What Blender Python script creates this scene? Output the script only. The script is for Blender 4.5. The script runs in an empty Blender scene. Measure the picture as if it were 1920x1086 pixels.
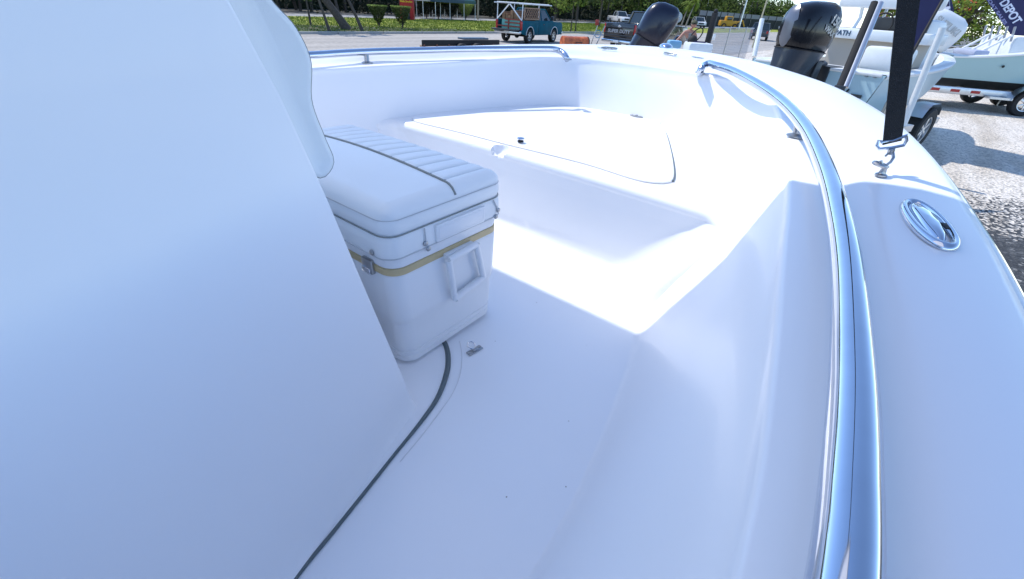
import bpy, bmesh, math, random
import numpy as np
from mathutils import Vector, Matrix
R = math.radians
random.seed(7)
S = bpy.context.scene
COL = S.collection

# ------------------------------------------------------------------ camera
FPX, HY, ROLL, HEAD, CH = 820.0, 5.0, R(4), R(36), 1.0
PITCH = math.atan((543 - HY) * math.cos(ROLL) / FPX)
def ray(u, v):
    x, y = u - 960, -(v - 543)
    c, n = math.cos(ROLL), math.sin(ROLL)
    X = x * c - y * n; Y = x * n + y * c
    fw = FPX * math.cos(PITCH) + Y * math.sin(PITCH)
    up = -FPX * math.sin(PITCH) + Y * math.cos(PITCH)
    c, n = math.cos(HEAD), math.sin(HEAD)
    return Vector((fw * c + X * n, fw * n - X * c, up)) / FPX
def at(u, v, z):
    r = ray(u, v); t = (z - CH) / r.z
    return Vector((0, 0, CH)) + r * t
def atd(u, v, depth):
    return Vector((0, 0, CH)) + ray(u, v) * depth
def onp(u, v, P, n):
    r = ray(u, v); O = Vector((0, 0, CH)); n = Vector(n)
    return O + r * ((Vector(P) - O).dot(n) / r.dot(n))
cam = bpy.data.objects.new('camera', bpy.data.cameras.new('camera'))
COL.objects.link(cam); S.camera = cam
fwd = ray(960, 543); rgt = (ray(961, 543) - fwd).normalized(); upv = (ray(960, 542) - fwd).normalized(); fwd.normalize()
M = Matrix.Identity(4)
for i in range(3):
    M[i][0], M[i][1], M[i][2] = rgt[i], upv[i], -fwd[i]
M[2][3] = CH
cam.matrix_world = M
cam.data.sensor_width = 36; cam.data.lens = FPX / 1920 * 36
cam.data.clip_start = 0.02; cam.data.clip_end = 3000

# ------------------------------------------------------------------ light
SUN_EL, SUN_AZ = R(55), R(89)          # azimuth measured from +x (bow) towards +y (port)
w = bpy.data.worlds.new("World"); S.world = w; w.use_nodes = True
nt = w.node_tree; bg = nt.nodes['Background']
sky = nt.nodes.new('ShaderNodeTexSky'); sky.sky_type = 'NISHITA'; sky.sun_disc = False
sky.sun_elevation = SUN_EL; sky.sun_rotation = R(90) - SUN_AZ
sky.air_density = 0.75; sky.dust_density = 0.0; sky.ozone_density = 3.0
nt.links.new(sky.outputs[0], bg.inputs[0]); bg.inputs[1].default_value = 0.15
sun = bpy.data.objects.new('sun', bpy.data.lights.new('sun', 'SUN')); COL.objects.link(sun)
sun.data.energy = 2.0; sun.data.angle = R(0.9); sun.data.color = (1, .96, .9)
sd = Vector((math.cos(SUN_EL) * math.cos(SUN_AZ), math.cos(SUN_EL) * math.sin(SUN_AZ), math.sin(SUN_EL)))
sun.rotation_euler = sd.to_track_quat('Z', 'Y').to_euler(); sun.location = (0, 20, 20)
S.view_settings.view_transform = 'Standard'; S.view_settings.look = 'None'
S.view_settings.gamma = 1; S.view_settings.exposure = 1.08
S.render.engine = 'CYCLES'
S.cycles.max_bounces = 10; S.cycles.diffuse_bounces = 6

# ------------------------------------------------------------------ materials
MATS = {}
def mat(name, col, rough=.5, metal=0, coat=0, noise=0, nscale=8, bump=0, bscale=60, col2=None, spec=.5, emit=None, rvar=0):
    if name in MATS: return MATS[name]
    m = bpy.data.materials.new(name); m.use_nodes = True; MATS[name] = m
    n = m.node_tree; b = n.nodes['Principled BSDF']
    b.inputs['Base Color'].default_value = (*col, 1); b.inputs['Roughness'].default_value = rough
    b.inputs['Metallic'].default_value = metal; b.inputs['Coat Weight'].default_value = coat
    b.inputs['Coat Roughness'].default_value = .05; b.inputs['Specular IOR Level'].default_value = spec
    tc = n.nodes.new('ShaderNodeTexCoord')
    if noise or col2:
        t = n.nodes.new('ShaderNodeTexNoise'); t.inputs['Scale'].default_value = nscale; t.inputs['Detail'].default_value = 6
        n.links.new(tc.outputs['Object'], t.inputs['Vector'])
        mx = n.nodes.new('ShaderNodeMix'); mx.data_type = 'RGBA'
        c2 = col2 if col2 else tuple(c * (1 - noise) for c in col)
        mx.inputs[6].default_value = (*col, 1); mx.inputs[7].default_value = (*c2, 1)
        rp = n.nodes.new('ShaderNodeMapRange'); rp.inputs[1].default_value = .3; rp.inputs[2].default_value = .7
        n.links.new(t.outputs[0], rp.inputs[0]); n.links.new(rp.outputs[0], mx.inputs[0])
        n.links.new(mx.outputs[2], b.inputs['Base Color'])
        if rvar:
            rr = n.nodes.new('ShaderNodeMapRange'); rr.inputs[3].default_value = rough - rvar; rr.inputs[4].default_value = rough + rvar
            n.links.new(t.outputs[0], rr.inputs[0]); n.links.new(rr.outputs[0], b.inputs['Roughness'])
    if bump:
        t2 = n.nodes.new('ShaderNodeTexNoise'); t2.inputs['Scale'].default_value = bscale; t2.inputs['Detail'].default_value = 4
        n.links.new(tc.outputs['Object'], t2.inputs['Vector'])
        bp = n.nodes.new('ShaderNodeBump'); bp.inputs['Strength'].default_value = bump; bp.inputs['Distance'].default_value = .01
        n.links.new(t2.outputs[0], bp.inputs['Height']); n.links.new(bp.outputs[0], b.inputs['Normal'])
    if emit:
        b.inputs['Emission Color'].default_value = (*emit, 1); b.inputs['Emission Strength'].default_value = 1
    return m
def gelcoat(name, col, specks=0.0, rough=.36):
    m = mat(name, col, rough, coat=.12, noise=.015, nscale=1.1)
    nn = m.node_tree; bb = nn.nodes['Principled BSDF']; t_ = nn.nodes.new('ShaderNodeTexCoord')
    a_ = nn.nodes.new('ShaderNodeTexNoise'); a_.inputs['Scale'].default_value = 7; a_.inputs['Detail'].default_value = 2; nn.links.new(t_.outputs['Object'], a_.inputs[0])
    b_ = nn.nodes.new('ShaderNodeBump'); b_.inputs['Strength'].default_value = .05; b_.inputs['Distance'].default_value = .01; nn.links.new(a_.outputs[0], b_.inputs['Height']); nn.links.new(b_.outputs[0], bb.inputs['Normal'])
    if specks:
        n = m.node_tree; b = n.nodes['Principled BSDF']; tc = n.nodes.new('ShaderNodeTexCoord')
        src = b.inputs['Base Color'].links[0].from_socket
        v = n.nodes.new('ShaderNodeTexVoronoi'); v.voronoi_dimensions = '2D'; v.inputs['Scale'].default_value = 3.2
        n.links.new(tc.outputs['Object'], v.inputs['Vector'])
        n2 = n.nodes.new('ShaderNodeTexNoise'); n2.inputs['Scale'].default_value = 260
        n.links.new(tc.outputs['Object'], n2.inputs['Vector'])
        ad = n.nodes.new('ShaderNodeMath'); ad.operation = 'MULTIPLY_ADD'; ad.inputs[1].default_value = .012; ad.inputs[2].default_value = 0
        n.links.new(n2.outputs[0], ad.inputs[0])
        sb = n.nodes.new('ShaderNodeMath'); sb.operation = 'ADD'
        n.links.new(v.outputs['Distance'], sb.inputs[0]); n.links.new(ad.outputs[0], sb.inputs[1])
        lt = n.nodes.new('ShaderNodeMath'); lt.operation = 'LESS_THAN'; lt.inputs[1].default_value = specks
        n.links.new(sb.outputs[0], lt.inputs[0])
        mx = n.nodes.new('ShaderNodeMix'); mx.data_type = 'RGBA'; mx.inputs[7].default_value = (.22, .2, .17, 1)
        n.links.new(lt.outputs[0], mx.inputs[0]); n.links.new(src, mx.inputs[6]); n.links.new(mx.outputs[2], b.inputs['Base Color'])
    return m
GEL = gelcoat('white_gelcoat', (.83, .84, .86))
GELS = gelcoat('white_gelcoat_deck', (.82, .84, .87), .0115, .34)
VINYL = mat('white_vinyl', (.80, .83, .84), .42, bump=.12, bscale=420, noise=.04, nscale=5)
PLAS = mat('white_plastic', (.80, .82, .84), .38, noise=.04, nscale=4, bump=.05, bscale=300)
PIPE = mat('grey_piping', (.23, .25, .24), .5)
TAN = mat('tan_trim', (.56, .45, .25), .5, noise=.1, nscale=30)
CHR = mat('polished_stainless', (.60, .63, .69), .07, metal=1, noise=.06, nscale=25, rvar=.03)
STL = mat('brushed_steel', (.42, .43, .44), .28, metal=1, noise=.1, nscale=60)
GASK = mat('grey_gasket', (.10, .13, .14), .6)
WEB = mat('black_webbing', (.014, .014, .017), .7, bump=.9, bscale=420, noise=.3, nscale=90)
BLK = mat('black_rubber', (.015, .015, .016), .75, noise=.2, nscale=20)
GBLK = mat('gloss_black', (.008, .009, .013), .22, coat=.25, spec=.3)
CHAR = mat('charcoal_plastic', (.03, .035, .042), .4, noise=.1)
SILV = mat('silver_paint', (.38, .39, .42), .3, metal=.5)
ALU = mat('aluminium', (.62, .64, .67), .32, metal=.9, noise=.1, nscale=12)
WPL = mat('white_paint', (.78, .80, .80), .4, coat=.2, noise=.05)
SEA = gelcoat('seafoam_gelcoat', (.36, .54, .56))
ICE = gelcoat('ice_blue_gelcoat', (.40, .58, .66))
GLASS = mat('dark_glass', (.02, .03, .035), .06, spec=.8)
NAVY = mat('navy_fabric', (.018, .018, .075), .8, noise=.15, nscale=3)
RED = mat('red_lens', (.42, .02, .02), .25)
WHT = mat('white_lettering', (.8, .8, .82), .6)
TEAL = mat('teal_car_paint', (.002, .115, .165), .6, coat=0, noise=.25, nscale=3, spec=.12)
BARK = mat('bark', (.11, .09, .075), .9, noise=.4, nscale=14, bump=.8, bscale=18)
WOOD = mat('weathered_wood', (.48, .31, .20), .8, noise=.4, nscale=18)
GRN = mat('mint_paint', (.16, .42, .36), .6)
ORG = mat('orange_rusted_paint', (.75, .20, .06), .45, noise=.0, nscale=5, col2=(.35, .07, .03))
YEL = mat('yellow_paint', (.52, .27, .02), .55)
SKIN = mat('skin', (.42, .2, .14), .55)
SHIRT = mat('grey_shirt', (.22, .23, .22), .85)
CAMO = mat('camo_cloth', (.14, .13, .08), .9, col2=(.05, .06, .03), nscale=30)
DARKC = mat('dark_cloth', (.03, .03, .035), .9)
TARP = mat('green_tarp', (.01, .07, .08), .5)
SIGNR = mat('red_sign_paint', (.42, .015, .02), .6, noise=.15, nscale=2)
YTXT = mat('yellow_lettering', (.75, .5, .03), .6)
CONC = mat('pale_concrete', (.42, .41, .39), .9, noise=.15, nscale=2)
TANV = mat('tan_vinyl', (.42, .37, .31), .6)

def leafmat(name, c1, c2, sc=1.3):
    m = bpy.data.materials.new(name); m.use_nodes = True
    n = m.node_tree; b = n.nodes['Principled BSDF']; b.inputs['Roughness'].default_value = .75
    b.inputs['Specular IOR Level'].default_value = .2
    tc = n.nodes.new('ShaderNodeTexCoord'); t = n.nodes.new('ShaderNodeTexNoise'); t.inputs['Scale'].default_value = sc; t.inputs['Detail'].default_value = 5
    n.links.new(tc.outputs['Object'], t.inputs[0]); r = n.nodes.new('ShaderNodeValToRGB')
    r.color_ramp.elements[0].position = .35; r.color_ramp.elements[1].position = .65
    r.color_ramp.elements[0].color = (*c1, 1); r.color_ramp.elements[1].color = (*c2, 1)
    n.links.new(t.outputs[0], r.inputs[0]); n.links.new(r.outputs[0], b.inputs['Base Color'])
    return m
LEAF = leafmat('green_leaves', (.012, .03, .006), (.11, .17, .022), .45)
LEAFB = leafmat('bright_leaves', (.07, .12, .012), (.24, .31, .045))
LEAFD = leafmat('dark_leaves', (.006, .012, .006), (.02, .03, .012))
FLOW = leafmat('orange_blossom', (.45, .07, .03), (.62, .17, .08), 4)

# ------------------------------------------------------------------ helpers
def link(name, me, m, parent=None, smooth=True, ang=40):
    o = bpy.data.objects.new(name, me); COL.objects.link(o)
    if m: me.materials.append(m)
    if smooth and len(me.polygons):
        me.polygons.foreach_set('use_smooth', [True] * len(me.polygons))
        if ang < 180: me.set_sharp_from_angle(angle=R(ang))
    if parent is not None:
        o.parent = parent
        if parent.get('_w'): o.location = -Vector(parent['_w'])
        elif parent.get('_c'): pass
    return o
def tag(o, label=None, cat=None, group=None, kind=None):
    if label: o['label'] = label
    if cat: o['category'] = cat
    if group: o['group'] = group
    if kind: o['kind'] = kind
    return o
def thing(name, label, cat, loc=(0, 0, 0), rz=0, group=None, world=False):
    o = bpy.data.objects.new(name, None); COL.objects.link(o); o.location = loc; o.rotation_euler = (0, 0, rz)
    o.empty_display_size = .1
    if world and Vector(loc).length > 0: o['_w'] = [float(c) for c in loc]
    return tag(o, label, cat, group)
class MB:
    def __init__(s): s.v = []; s.f = []
    def add(s, vs, fs, M=None):
        k = len(s.v)
        s.v += [tuple(M @ Vector(v)) if M is not None else tuple(v) for v in vs]
        s.f += [tuple(i + k for i in f) for f in fs]; return s
    def box(s, lo, hi, b=0, M=None, seg=2):
        lo, hi = Vector(lo), Vector(hi)
        bm = bmesh.new(); bmesh.ops.create_cube(bm, size=1)
        bmesh.ops.scale(bm, vec=hi - lo, verts=bm.verts); bmesh.ops.translate(bm, vec=(lo + hi) / 2, verts=bm.verts)
        if b: bmesh.ops.bevel(bm, geom=bm.edges[:], offset=b, segments=seg, affect='EDGES', profile=.5)
        bm.verts.index_update()
        s.add([v.co.copy() for v in bm.verts], [[v.index for v in f.verts] for f in bm.faces], M); bm.free(); return s
    def prism(s, poly, a, bb, axis='y', b=0, M=None, seg=2):
        # poly in the two other axes; extruded from a to bb on axis
        def P(p, t):
            return {'y': (p[0], t, p[1]), 'z': (p[0], p[1], t), 'x': (t, p[0], p[1])}[axis]
        bm = bmesh.new(); n = len(poly)
        v0 = [bm.verts.new(P(p, a)) for p in poly]; v1 = [bm.verts.new(P(p, bb)) for p in poly]
        bm.faces.new(v0); bm.faces.new(v1[::-1])
        for i in range(n): bm.faces.new((v0[i], v1[i], v1[(i + 1) % n], v0[(i + 1) % n]))
        bmesh.ops.recalc_face_normals(bm, faces=bm.faces)
        if b: bmesh.ops.bevel(bm, geom=bm.edges[:], offset=b, segments=seg, affect='EDGES', profile=.5, clamp_overlap=True)
        bm.verts.index_update()
        s.add([v.co.copy() for v in bm.verts], [[v.index for v in f.verts] for f in bm.faces], M); bm.free(); return s
    def tube(s, pts, r, n=12, closed=False, M=None, flat=1.0):
        pts = [Vector(p) for p in pts]; rs = r if isinstance(r, (list, tuple)) else [r] * len(pts)
        vs = []; fs = []; N = len(pts); prev = None
        for i, p in enumerate(pts):
            if closed: t = pts[(i + 1) % N] - pts[i - 1]
            else: t = pts[min(i + 1, N - 1)] - pts[max(i - 1, 0)]
            t.normalize()
            if prev is None:
                a = Vector((0, 0, 1)) if abs(t.z) < .9 else Vector((1, 0, 0))
            else: a = prev
            x = t.cross(a).normalized(); y = x.cross(t).normalized(); prev = y
            for k in range(n):
                an = 2 * math.pi * k / n
                vs.append(p + x * math.cos(an) * rs[i] + y * math.sin(an) * rs[i] * flat)
        for i in range(N if closed else N - 1):
            j = (i + 1) % N
            for k in range(n):
                fs.append((i * n + k, i * n + (k + 1) % n, j * n + (k + 1) % n, j * n + k))
        if not closed:
            fs.append(tuple(range(n))[::-1]); fs.append(tuple((N - 1) * n + k for k in range(n)))
        return s.add(vs, fs, M)
    def cyl(s, a, b, r, n=16, r2=None, M=None): return s.tube([a, b], [r, r if r2 is None else r2], n, M=M)
    def lathe(s, prof, n=24, M=None, cap=True):
        vs = []; fs = []
        for (r, z) in prof:
            for k in range(n): an = 2 * math.pi * k / n; vs.append((r * math.cos(an), r * math.sin(an), z))
        for i in range(len(prof) - 1):
            for k in range(n): fs.append((i * n + k, i * n + (k + 1) % n, (i + 1) * n + (k + 1) % n, (i + 1) * n + k))
        if cap: fs.append(tuple(range(n))[::-1]); fs.append(tuple((len(prof) - 1) * n + k for k in range(n)))
        return s.add(vs, fs, M)
    def grid(s, rows, closed=False, M=None):
        k = len(rows[0]); vs = [p for r_ in rows for p in r_]; fs = []
        for i in range(len(rows) - 1):
            for j in range(k if closed else k - 1):
                j2 = (j + 1) % k; fs.append((i * k + j, i * k + j2, (i + 1) * k + j2, (i + 1) * k + j))
        return s.add(vs, fs, M)
    def ball(s, c, r, M=None, n=12, sc=(1, 1, 1)):
        bm = bmesh.new(); bmesh.ops.create_uvsphere(bm, u_segments=n, v_segments=max(6, n * 2 // 3), radius=r)
        vs = [(c[0] + v.co.x * sc[0], c[1] + v.co.y * sc[1], c[2] + v.co.z * sc[2]) for v in bm.verts]; bm.verts.index_update()
        s.add(vs, [[v.index for v in f.verts] for f in bm.faces], M); bm.free(); return s
    def build(s, name, m, parent=None, smooth=True, ang=40, fix=True):
        me = bpy.data.meshes.new(name); me.from_pydata([tuple(v) for v in s.v], [], s.f)
        if fix and len(s.f) < 60000:
            bm = bmesh.new(); bm.from_mesh(me); bmesh.ops.recalc_face_normals(bm, faces=bm.faces); bm.to_mesh(me); bm.free()
        me.update(); return link(name, me, m, parent, smooth, ang)
def text_mesh(body, size, ext=.002, sx=1.0):
    c = bpy.data.curves.new('t', 'FONT'); c.body = body; c.size = size; c.extrude = ext; c.offset = size * .03; c.align_x = 'CENTER'; c.align_y = 'CENTER'
    o = bpy.data.objects.new('t', c); COL.objects.link(o)
    dg = bpy.context.evaluated_depsgraph_get(); dg.update()
    me = bpy.data.meshes.new_from_object(o.evaluated_get(dg)); bpy.data.objects.remove(o); return me
def lettering(name, body, size, m, parent, loc, xdir, ydir, ext=.002, sx=1.0):
    me = text_mesh(body, size, ext); me.materials.clear()
    o = bpy.data.objects.new(name, me); COL.objects.link(o); me.materials.append(m)
    X = Vector(xdir).normalized(); Y = Vector(ydir); Y = (Y - X * Y.dot(X)).normalized(); Z = X.cross(Y)
    T = Matrix.Identity(4)
    for i in range(3): T[i][0], T[i][1], T[i][2], T[i][3] = X[i] * sx, Y[i], Z[i], loc[i]
    me.transform(T); o.parent = parent
    if parent is not None and parent.get('_w'): o.location = -Vector(parent['_w'])
    return o
def copy_tree(o, parent=None):
    c = o.copy(); COL.objects.link(c); c.parent = parent
    for ch in list(o.children): copy_tree(ch, c)
    return c
def cub(pts, n):
    # Catmull-Rom (centripetal-ish) resample of a 2D/3D polyline to n points at equal arc length
    P = [np.array(p, float) for p in pts]; P = [2 * P[0] - P[1]] + P + [2 * P[-1] - P[-2]]
    out = []
    for i in range(1, len(P) - 2):
        p0, p1, p2, p3 = P[i - 1:i + 3]
        d0 = np.linalg.norm(p1 - p0) ** .5 + 1e-9; d1 = np.linalg.norm(p2 - p1) ** .5 + 1e-9; d2 = np.linalg.norm(p3 - p2) ** .5 + 1e-9
        m1 = (p2 - p1) + d1 * ((p1 - p0) / d0 / 1 - (p2 - p0) / (d0 + d1)) if False else d1 * ((p1 - p0) / d0 - (p2 - p0) / (d0 + d1) + (p2 - p1) / d1)
        m2 = d1 * ((p2 - p1) / d1 - (p3 - p1) / (d1 + d2) + (p3 - p2) / d2)
        for k in range(24):
            t = k / 24; out.append((2 * t**3 - 3 * t**2 + 1) * p1 + (t**3 - 2 * t**2 + t) * m1 + (-2 * t**3 + 3 * t**2) * p2 + (t**3 - t**2) * m2)
    out.append(P[-2]); out = np.array(out)
    L = np.concatenate([[0], np.cumsum(np.linalg.norm(np.diff(out, axis=0), axis=1))])
    q = np.linspace(0, L[-1], n)
    return np.stack([np.interp(q, L, out[:, k]) for k in range(out.shape[1])], 1)

# ================================================================== SETTING
GZ = -1.0
def sheet(name, pts, z, m, label=None):
    o = MB().add([(x, y, z) for x, y in pts], [tuple(range(len(pts)))]).build(name, m, smooth=False, fix=False)
    if o.data.polygons[0].normal.z < 0: o.data.flip_normals()
    return tag(o, kind='structure')
def gravel_mat():
    m = bpy.data.materials.new('shell_gravel'); m.use_nodes = True; n = m.node_tree; b = n.nodes['Principled BSDF']
    b.inputs['Roughness'].default_value = .95
    tc = n.nodes.new('ShaderNodeTexCoord')
    v = n.nodes.new('ShaderNodeTexVoronoi'); v.inputs['Scale'].default_value = 30; n.links.new(tc.outputs['Object'], v.inputs[0])
    nz = n.nodes.new('ShaderNodeTexNoise'); nz.inputs['Scale'].default_value = 14; nz.inputs['Detail'].default_value = 8; n.links.new(tc.outputs['Object'], nz.inputs[0])
    big = n.nodes.new('ShaderNodeTexNoise'); big.inputs['Scale'].default_value = .8; n.links.new(tc.outputs['Object'], big.inputs[0])
    # white shell colour
    r1 = n.nodes.new('ShaderNodeValToRGB'); r1.color_ramp.elements[0].color = (.42, .385, .34, 1); r1.color_ramp.elements[1].color = (.78, .71, .62, 1)
    r1.color_ramp.elements[0].position = .1; r1.color_ramp.elements[1].position = .6
    sp = n.nodes.new('ShaderNodeSeparateColor'); n.links.new(v.outputs['Color'], sp.inputs[0]); n.links.new(sp.outputs[0], r1.inputs[0])
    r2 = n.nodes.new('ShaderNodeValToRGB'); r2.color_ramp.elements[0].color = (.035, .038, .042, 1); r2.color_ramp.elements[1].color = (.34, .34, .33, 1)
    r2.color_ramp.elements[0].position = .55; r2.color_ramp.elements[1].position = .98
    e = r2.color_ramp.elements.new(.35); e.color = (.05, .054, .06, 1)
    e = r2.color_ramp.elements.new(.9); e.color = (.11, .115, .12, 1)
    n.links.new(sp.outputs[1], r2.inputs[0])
    # mask: x < 8.7 + noise -> dark ground zone with scattered pale specks
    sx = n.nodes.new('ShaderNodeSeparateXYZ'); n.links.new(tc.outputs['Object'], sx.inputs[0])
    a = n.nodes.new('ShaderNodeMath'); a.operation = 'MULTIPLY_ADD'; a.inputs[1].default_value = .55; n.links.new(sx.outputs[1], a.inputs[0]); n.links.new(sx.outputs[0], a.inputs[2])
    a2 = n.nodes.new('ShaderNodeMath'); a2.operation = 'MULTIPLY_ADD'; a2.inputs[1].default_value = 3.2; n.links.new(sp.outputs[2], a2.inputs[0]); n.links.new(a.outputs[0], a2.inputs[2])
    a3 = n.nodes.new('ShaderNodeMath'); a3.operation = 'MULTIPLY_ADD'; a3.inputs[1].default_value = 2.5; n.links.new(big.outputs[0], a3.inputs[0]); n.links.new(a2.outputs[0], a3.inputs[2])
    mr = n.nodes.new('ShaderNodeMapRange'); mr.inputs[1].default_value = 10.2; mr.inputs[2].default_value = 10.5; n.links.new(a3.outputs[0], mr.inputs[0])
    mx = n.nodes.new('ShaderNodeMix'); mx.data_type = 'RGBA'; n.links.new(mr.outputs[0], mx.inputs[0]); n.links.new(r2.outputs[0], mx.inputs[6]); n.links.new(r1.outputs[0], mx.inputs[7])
    trk = n.nodes.new('ShaderNodeTexNoise'); trk.inputs['Scale'].default_value = 1; trk.inputs['Detail'].default_value = 5
    mpp = n.nodes.new('ShaderNodeMapping'); mpp.inputs['Scale'].default_value = (.25, 1.6, 1); mpp.inputs['Rotation'].default_value = (0, 0, .3); n.links.new(tc.outputs['Object'], mpp.inputs[0]); n.links.new(mpp.outputs[0], trk.inputs[0])
    rr = n.nodes.new('ShaderNodeValToRGB'); rr.color_ramp.elements[0].color = (.78, .75, .71, 1); rr.color_ramp.elements[1].color = (1.0, 1.0, 1.0, 1); rr.color_ramp.elements[0].position = .36; rr.color_ramp.elements[1].position = .58
    n.links.new(trk.outputs[0], rr.inputs[0])
    ml = n.nodes.new('ShaderNodeMix'); ml.data_type = 'RGBA'; ml.blend_type = 'MULTIPLY'; ml.inputs[0].default_value = 1; n.links.new(mx.outputs[2], ml.inputs[6]); n.links.new(rr.outputs[0], ml.inputs[7])
    n.links.new(ml.outputs[2], b.inputs['Base Color'])
    bp = n.nodes.new('ShaderNodeBump'); bp.inputs['Strength'].default_value = .9; bp.inputs['Distance'].default_value = .02
    n.links.new(v.outputs['Distance'], bp.inputs['Height']); n.links.new(bp.outputs[0], b.inputs['Normal'])
    return m
sheet('ground', [(-800, -900), (1500, -900), (1500, 900), (-800, 900)], GZ - .012, mat('earth', (.17, .16, .14), .95, noise=.3, nscale=.5))
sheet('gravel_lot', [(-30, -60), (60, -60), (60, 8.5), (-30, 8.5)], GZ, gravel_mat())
def road_mat():
    m = bpy.data.materials.new('sunbleached_asphalt'); m.use_nodes = True; n = m.node_tree; b = n.nodes['Principled BSDF']; b.inputs['Roughness'].default_value = .9
    tc = n.nodes.new('ShaderNodeTexCoord'); mp = n.nodes.new('ShaderNodeMapping'); mp.inputs['Scale'].default_value = (.06, 1.3, 1)
    n.links.new(tc.outputs['Object'], mp.inputs[0]); t = n.nodes.new('ShaderNodeTexNoise'); t.inputs['Scale'].default_value = 1; t.inputs['Detail'].default_value = 6; n.links.new(mp.outputs[0], t.inputs[0])
    t2 = n.nodes.new('ShaderNodeTexNoise'); t2.inputs['Scale'].default_value = 5; t2.inputs['Detail'].default_value = 8; n.links.new(tc.outputs['Object'], t2.inputs[0])
    ad = n.nodes.new('ShaderNodeMath'); n.links.new(t.outputs[0], ad.inputs[0]); n.links.new(t2.outputs[0], ad.inputs[1])
    r = n.nodes.new('ShaderNodeValToRGB'); r.color_ramp.elements[0].position = .38; r.color_ramp.elements[1].position = .62
    r.color_ramp.elements[0].color = (.28, .255, .225, 1); r.color_ramp.elements[1].color = (.46, .42, .37, 1)
    hf = n.nodes.new('ShaderNodeMath'); hf.operation = 'MULTIPLY'; hf.inputs[1].default_value = .5; n.links.new(ad.outputs[0], hf.inputs[0])
    n.links.new(hf.outputs[0], r.inputs[0]); n.links.new(r.outputs[0], b.inputs['Base Color']); return m
sheet('road', [(-200, 8.5), (700, 8.5), (700, 22.2), (60, 22.6), (30, 24.2), (10, 25.2), (-200, 26)], GZ + .004, road_mat())
sheet('far_road', [(-200, 41.2), (30, 40.6), (70, 39.2), (100, 32.5), (700, 27), (700, 36), (100, 38.5), (70, 43.5), (30, 44.5), (-200, 45)], GZ + .006, mat('pale_road', (.34, .33, .31), .9, noise=.1, nscale=1))
def grass_mat():
    m = leafmat('lawn', (.17, .20, .02), (.36, .38, .05), .6); return m
sheet('grass_verge', [(-200, 26), (10, 25.2), (30, 24.2), (60, 22.6), (700, 22.2), (700, 27), (100, 32.5), (70, 39.2), (30, 40.6), (-200, 41.2)], GZ + .008, grass_mat())
sheet('bare_soil', [(12, 26.2), (22, 25.6), (31, 25.6), (30, 27.5), (23, 29.4), (17, 31.2), (10, 31)], GZ + .012, mat('soil_patch', (.10, .08, .05), .95, col2=(.055, .09, .022), nscale=.9))
# grass blades
def grass(name, n, region):
    vs = []; fs = []
    for _ in range(n):
        x, y = region(); h = random.uniform(.04, .11); a = random.uniform(0, 6.28); w_ = .03
        dx, dy = math.cos(a) * w_, math.sin(a) * w_; k = len(vs)
        vs += [(x - dx, y - dy, GZ + .005), (x + dx, y + dy, GZ + .005), (x + random.uniform(-.05, .05), y + random.uniform(-.05, .05), GZ + h)]
        fs.append((k, k + 1, k + 2))
    o = MB().add(vs, fs).build(name, LEAFB, smooth=False, fix=False); return o
def greg():
    x = random.uniform(12, 75); return x, random.uniform(max(22.6, 25.2 - x / 40) + .1, 40.2)
tag(grass('grass', 50000, greg), 'mown green grass on the verge across the road', 'grass', kind='stuff')
bm_ = MB()
for i in range(40):
    x0 = -20 + i * 3.0
    if x0 > 57: break
    bm_.box((x0, 24.9 - x0 / 42, GZ), (x0 + 2.99, 25.05 - x0 / 42, GZ + .12), .01)
tag(bm_.build('kerb', CONC), kind='structure')

# ================================================================== OUR BOAT
BOAT = thing('center_console_boat', 'white fibreglass fishing boat in the foreground, seen from inside over its bow deck', 'boat', (1.0, 1.2, GZ), world=True)
YC = 1.2
def yc(x): return YC + (.20 * ((x - 2) / 2) ** 2 if x > 2 else 0)
def zcap(x): return float(np.interp(x, [-3, .5, 1.3, 1.7, 2.3, 3.0, 3.8, 4.3], [.665, .682, .693, .707, .722, .741, .756, .762]))
def zled(x): return float(np.interp(x, [-3, .5, 1.3, 2.1, 2.8, 3.4], [.63, .648, .658, .676, .70, .712]))
NS = 150
def U(half, zf):
    h = cub(half, NS)
    st = [(p[0], yc(p[0]) - p[1]) for p in h]; pt = [(p[0], yc(p[0]) + p[1]) for p in h[::-1][1:]]
    return [Vector((x, y, zf(x))) for x, y in st + pt]
Oh = [(-2.6, 1.38), (-1, 1.455), (.3, 1.485), (.87, 1.472), (1.28, 1.445), (1.76, 1.38), (2.3, 1.262), (3.0, 1.03), (3.4, .83), (3.74, .62), (4.0, .40), (4.13, .2), (4.17, 0)]
Ch = [(-2.6, 1.27), (-1, 1.355), (.33, 1.375), (.86, 1.33), (1.4, 1.245), (2.0, 1.11), (2.55, .94), (2.9, .79), (3.12, .60), (3.24, .40), (3.3, .2), (3.32, 0)]
Lh = [(-2.6, 1.15), (-1, 1.23), (.25, 1.25), (.53, 1.22), (.79, 1.18), (1.19, 1.12), (1.67, 1.035), (2.11, .93), (2.6, .79), (2.88, .64), (3.02, .46), (3.09, .23), (3.11, 0)]
Mh = [(-2.6, 1.08), (-1, 1.16), (.5, 1.14), (1.0, 1.07), (1.67, .965), (2.2, .84), (2.6, .70), (2.83, .55), (2.93, .36), (2.96, .18), (2.97, 0)]
Sh = [(-2.6, .95), (-1, 1.02), (.45, 1.0), (.72, .965), (1.1, .88), (1.4, .79), (1.65, .70), (2.1, .52), (2.5, .3), (2.7, .15), (2.75, 0)]
O_ = U(Oh, zcap); C_ = U(Ch, zcap); L_ = U(Lh, zled); M_ = U(Mh, lambda x: .40); S_ = U(Sh, lambda x: 0)
F_ = [l.lerp(c, .48) for l, c in zip(L_, C_)]
F_ = [Vector((f.x, f.y, zled(f.x) + .002)) for f in F_]
def lerpr(A, B, t): return [a.lerp(b, t) for a, b in zip(A, B)]
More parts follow.
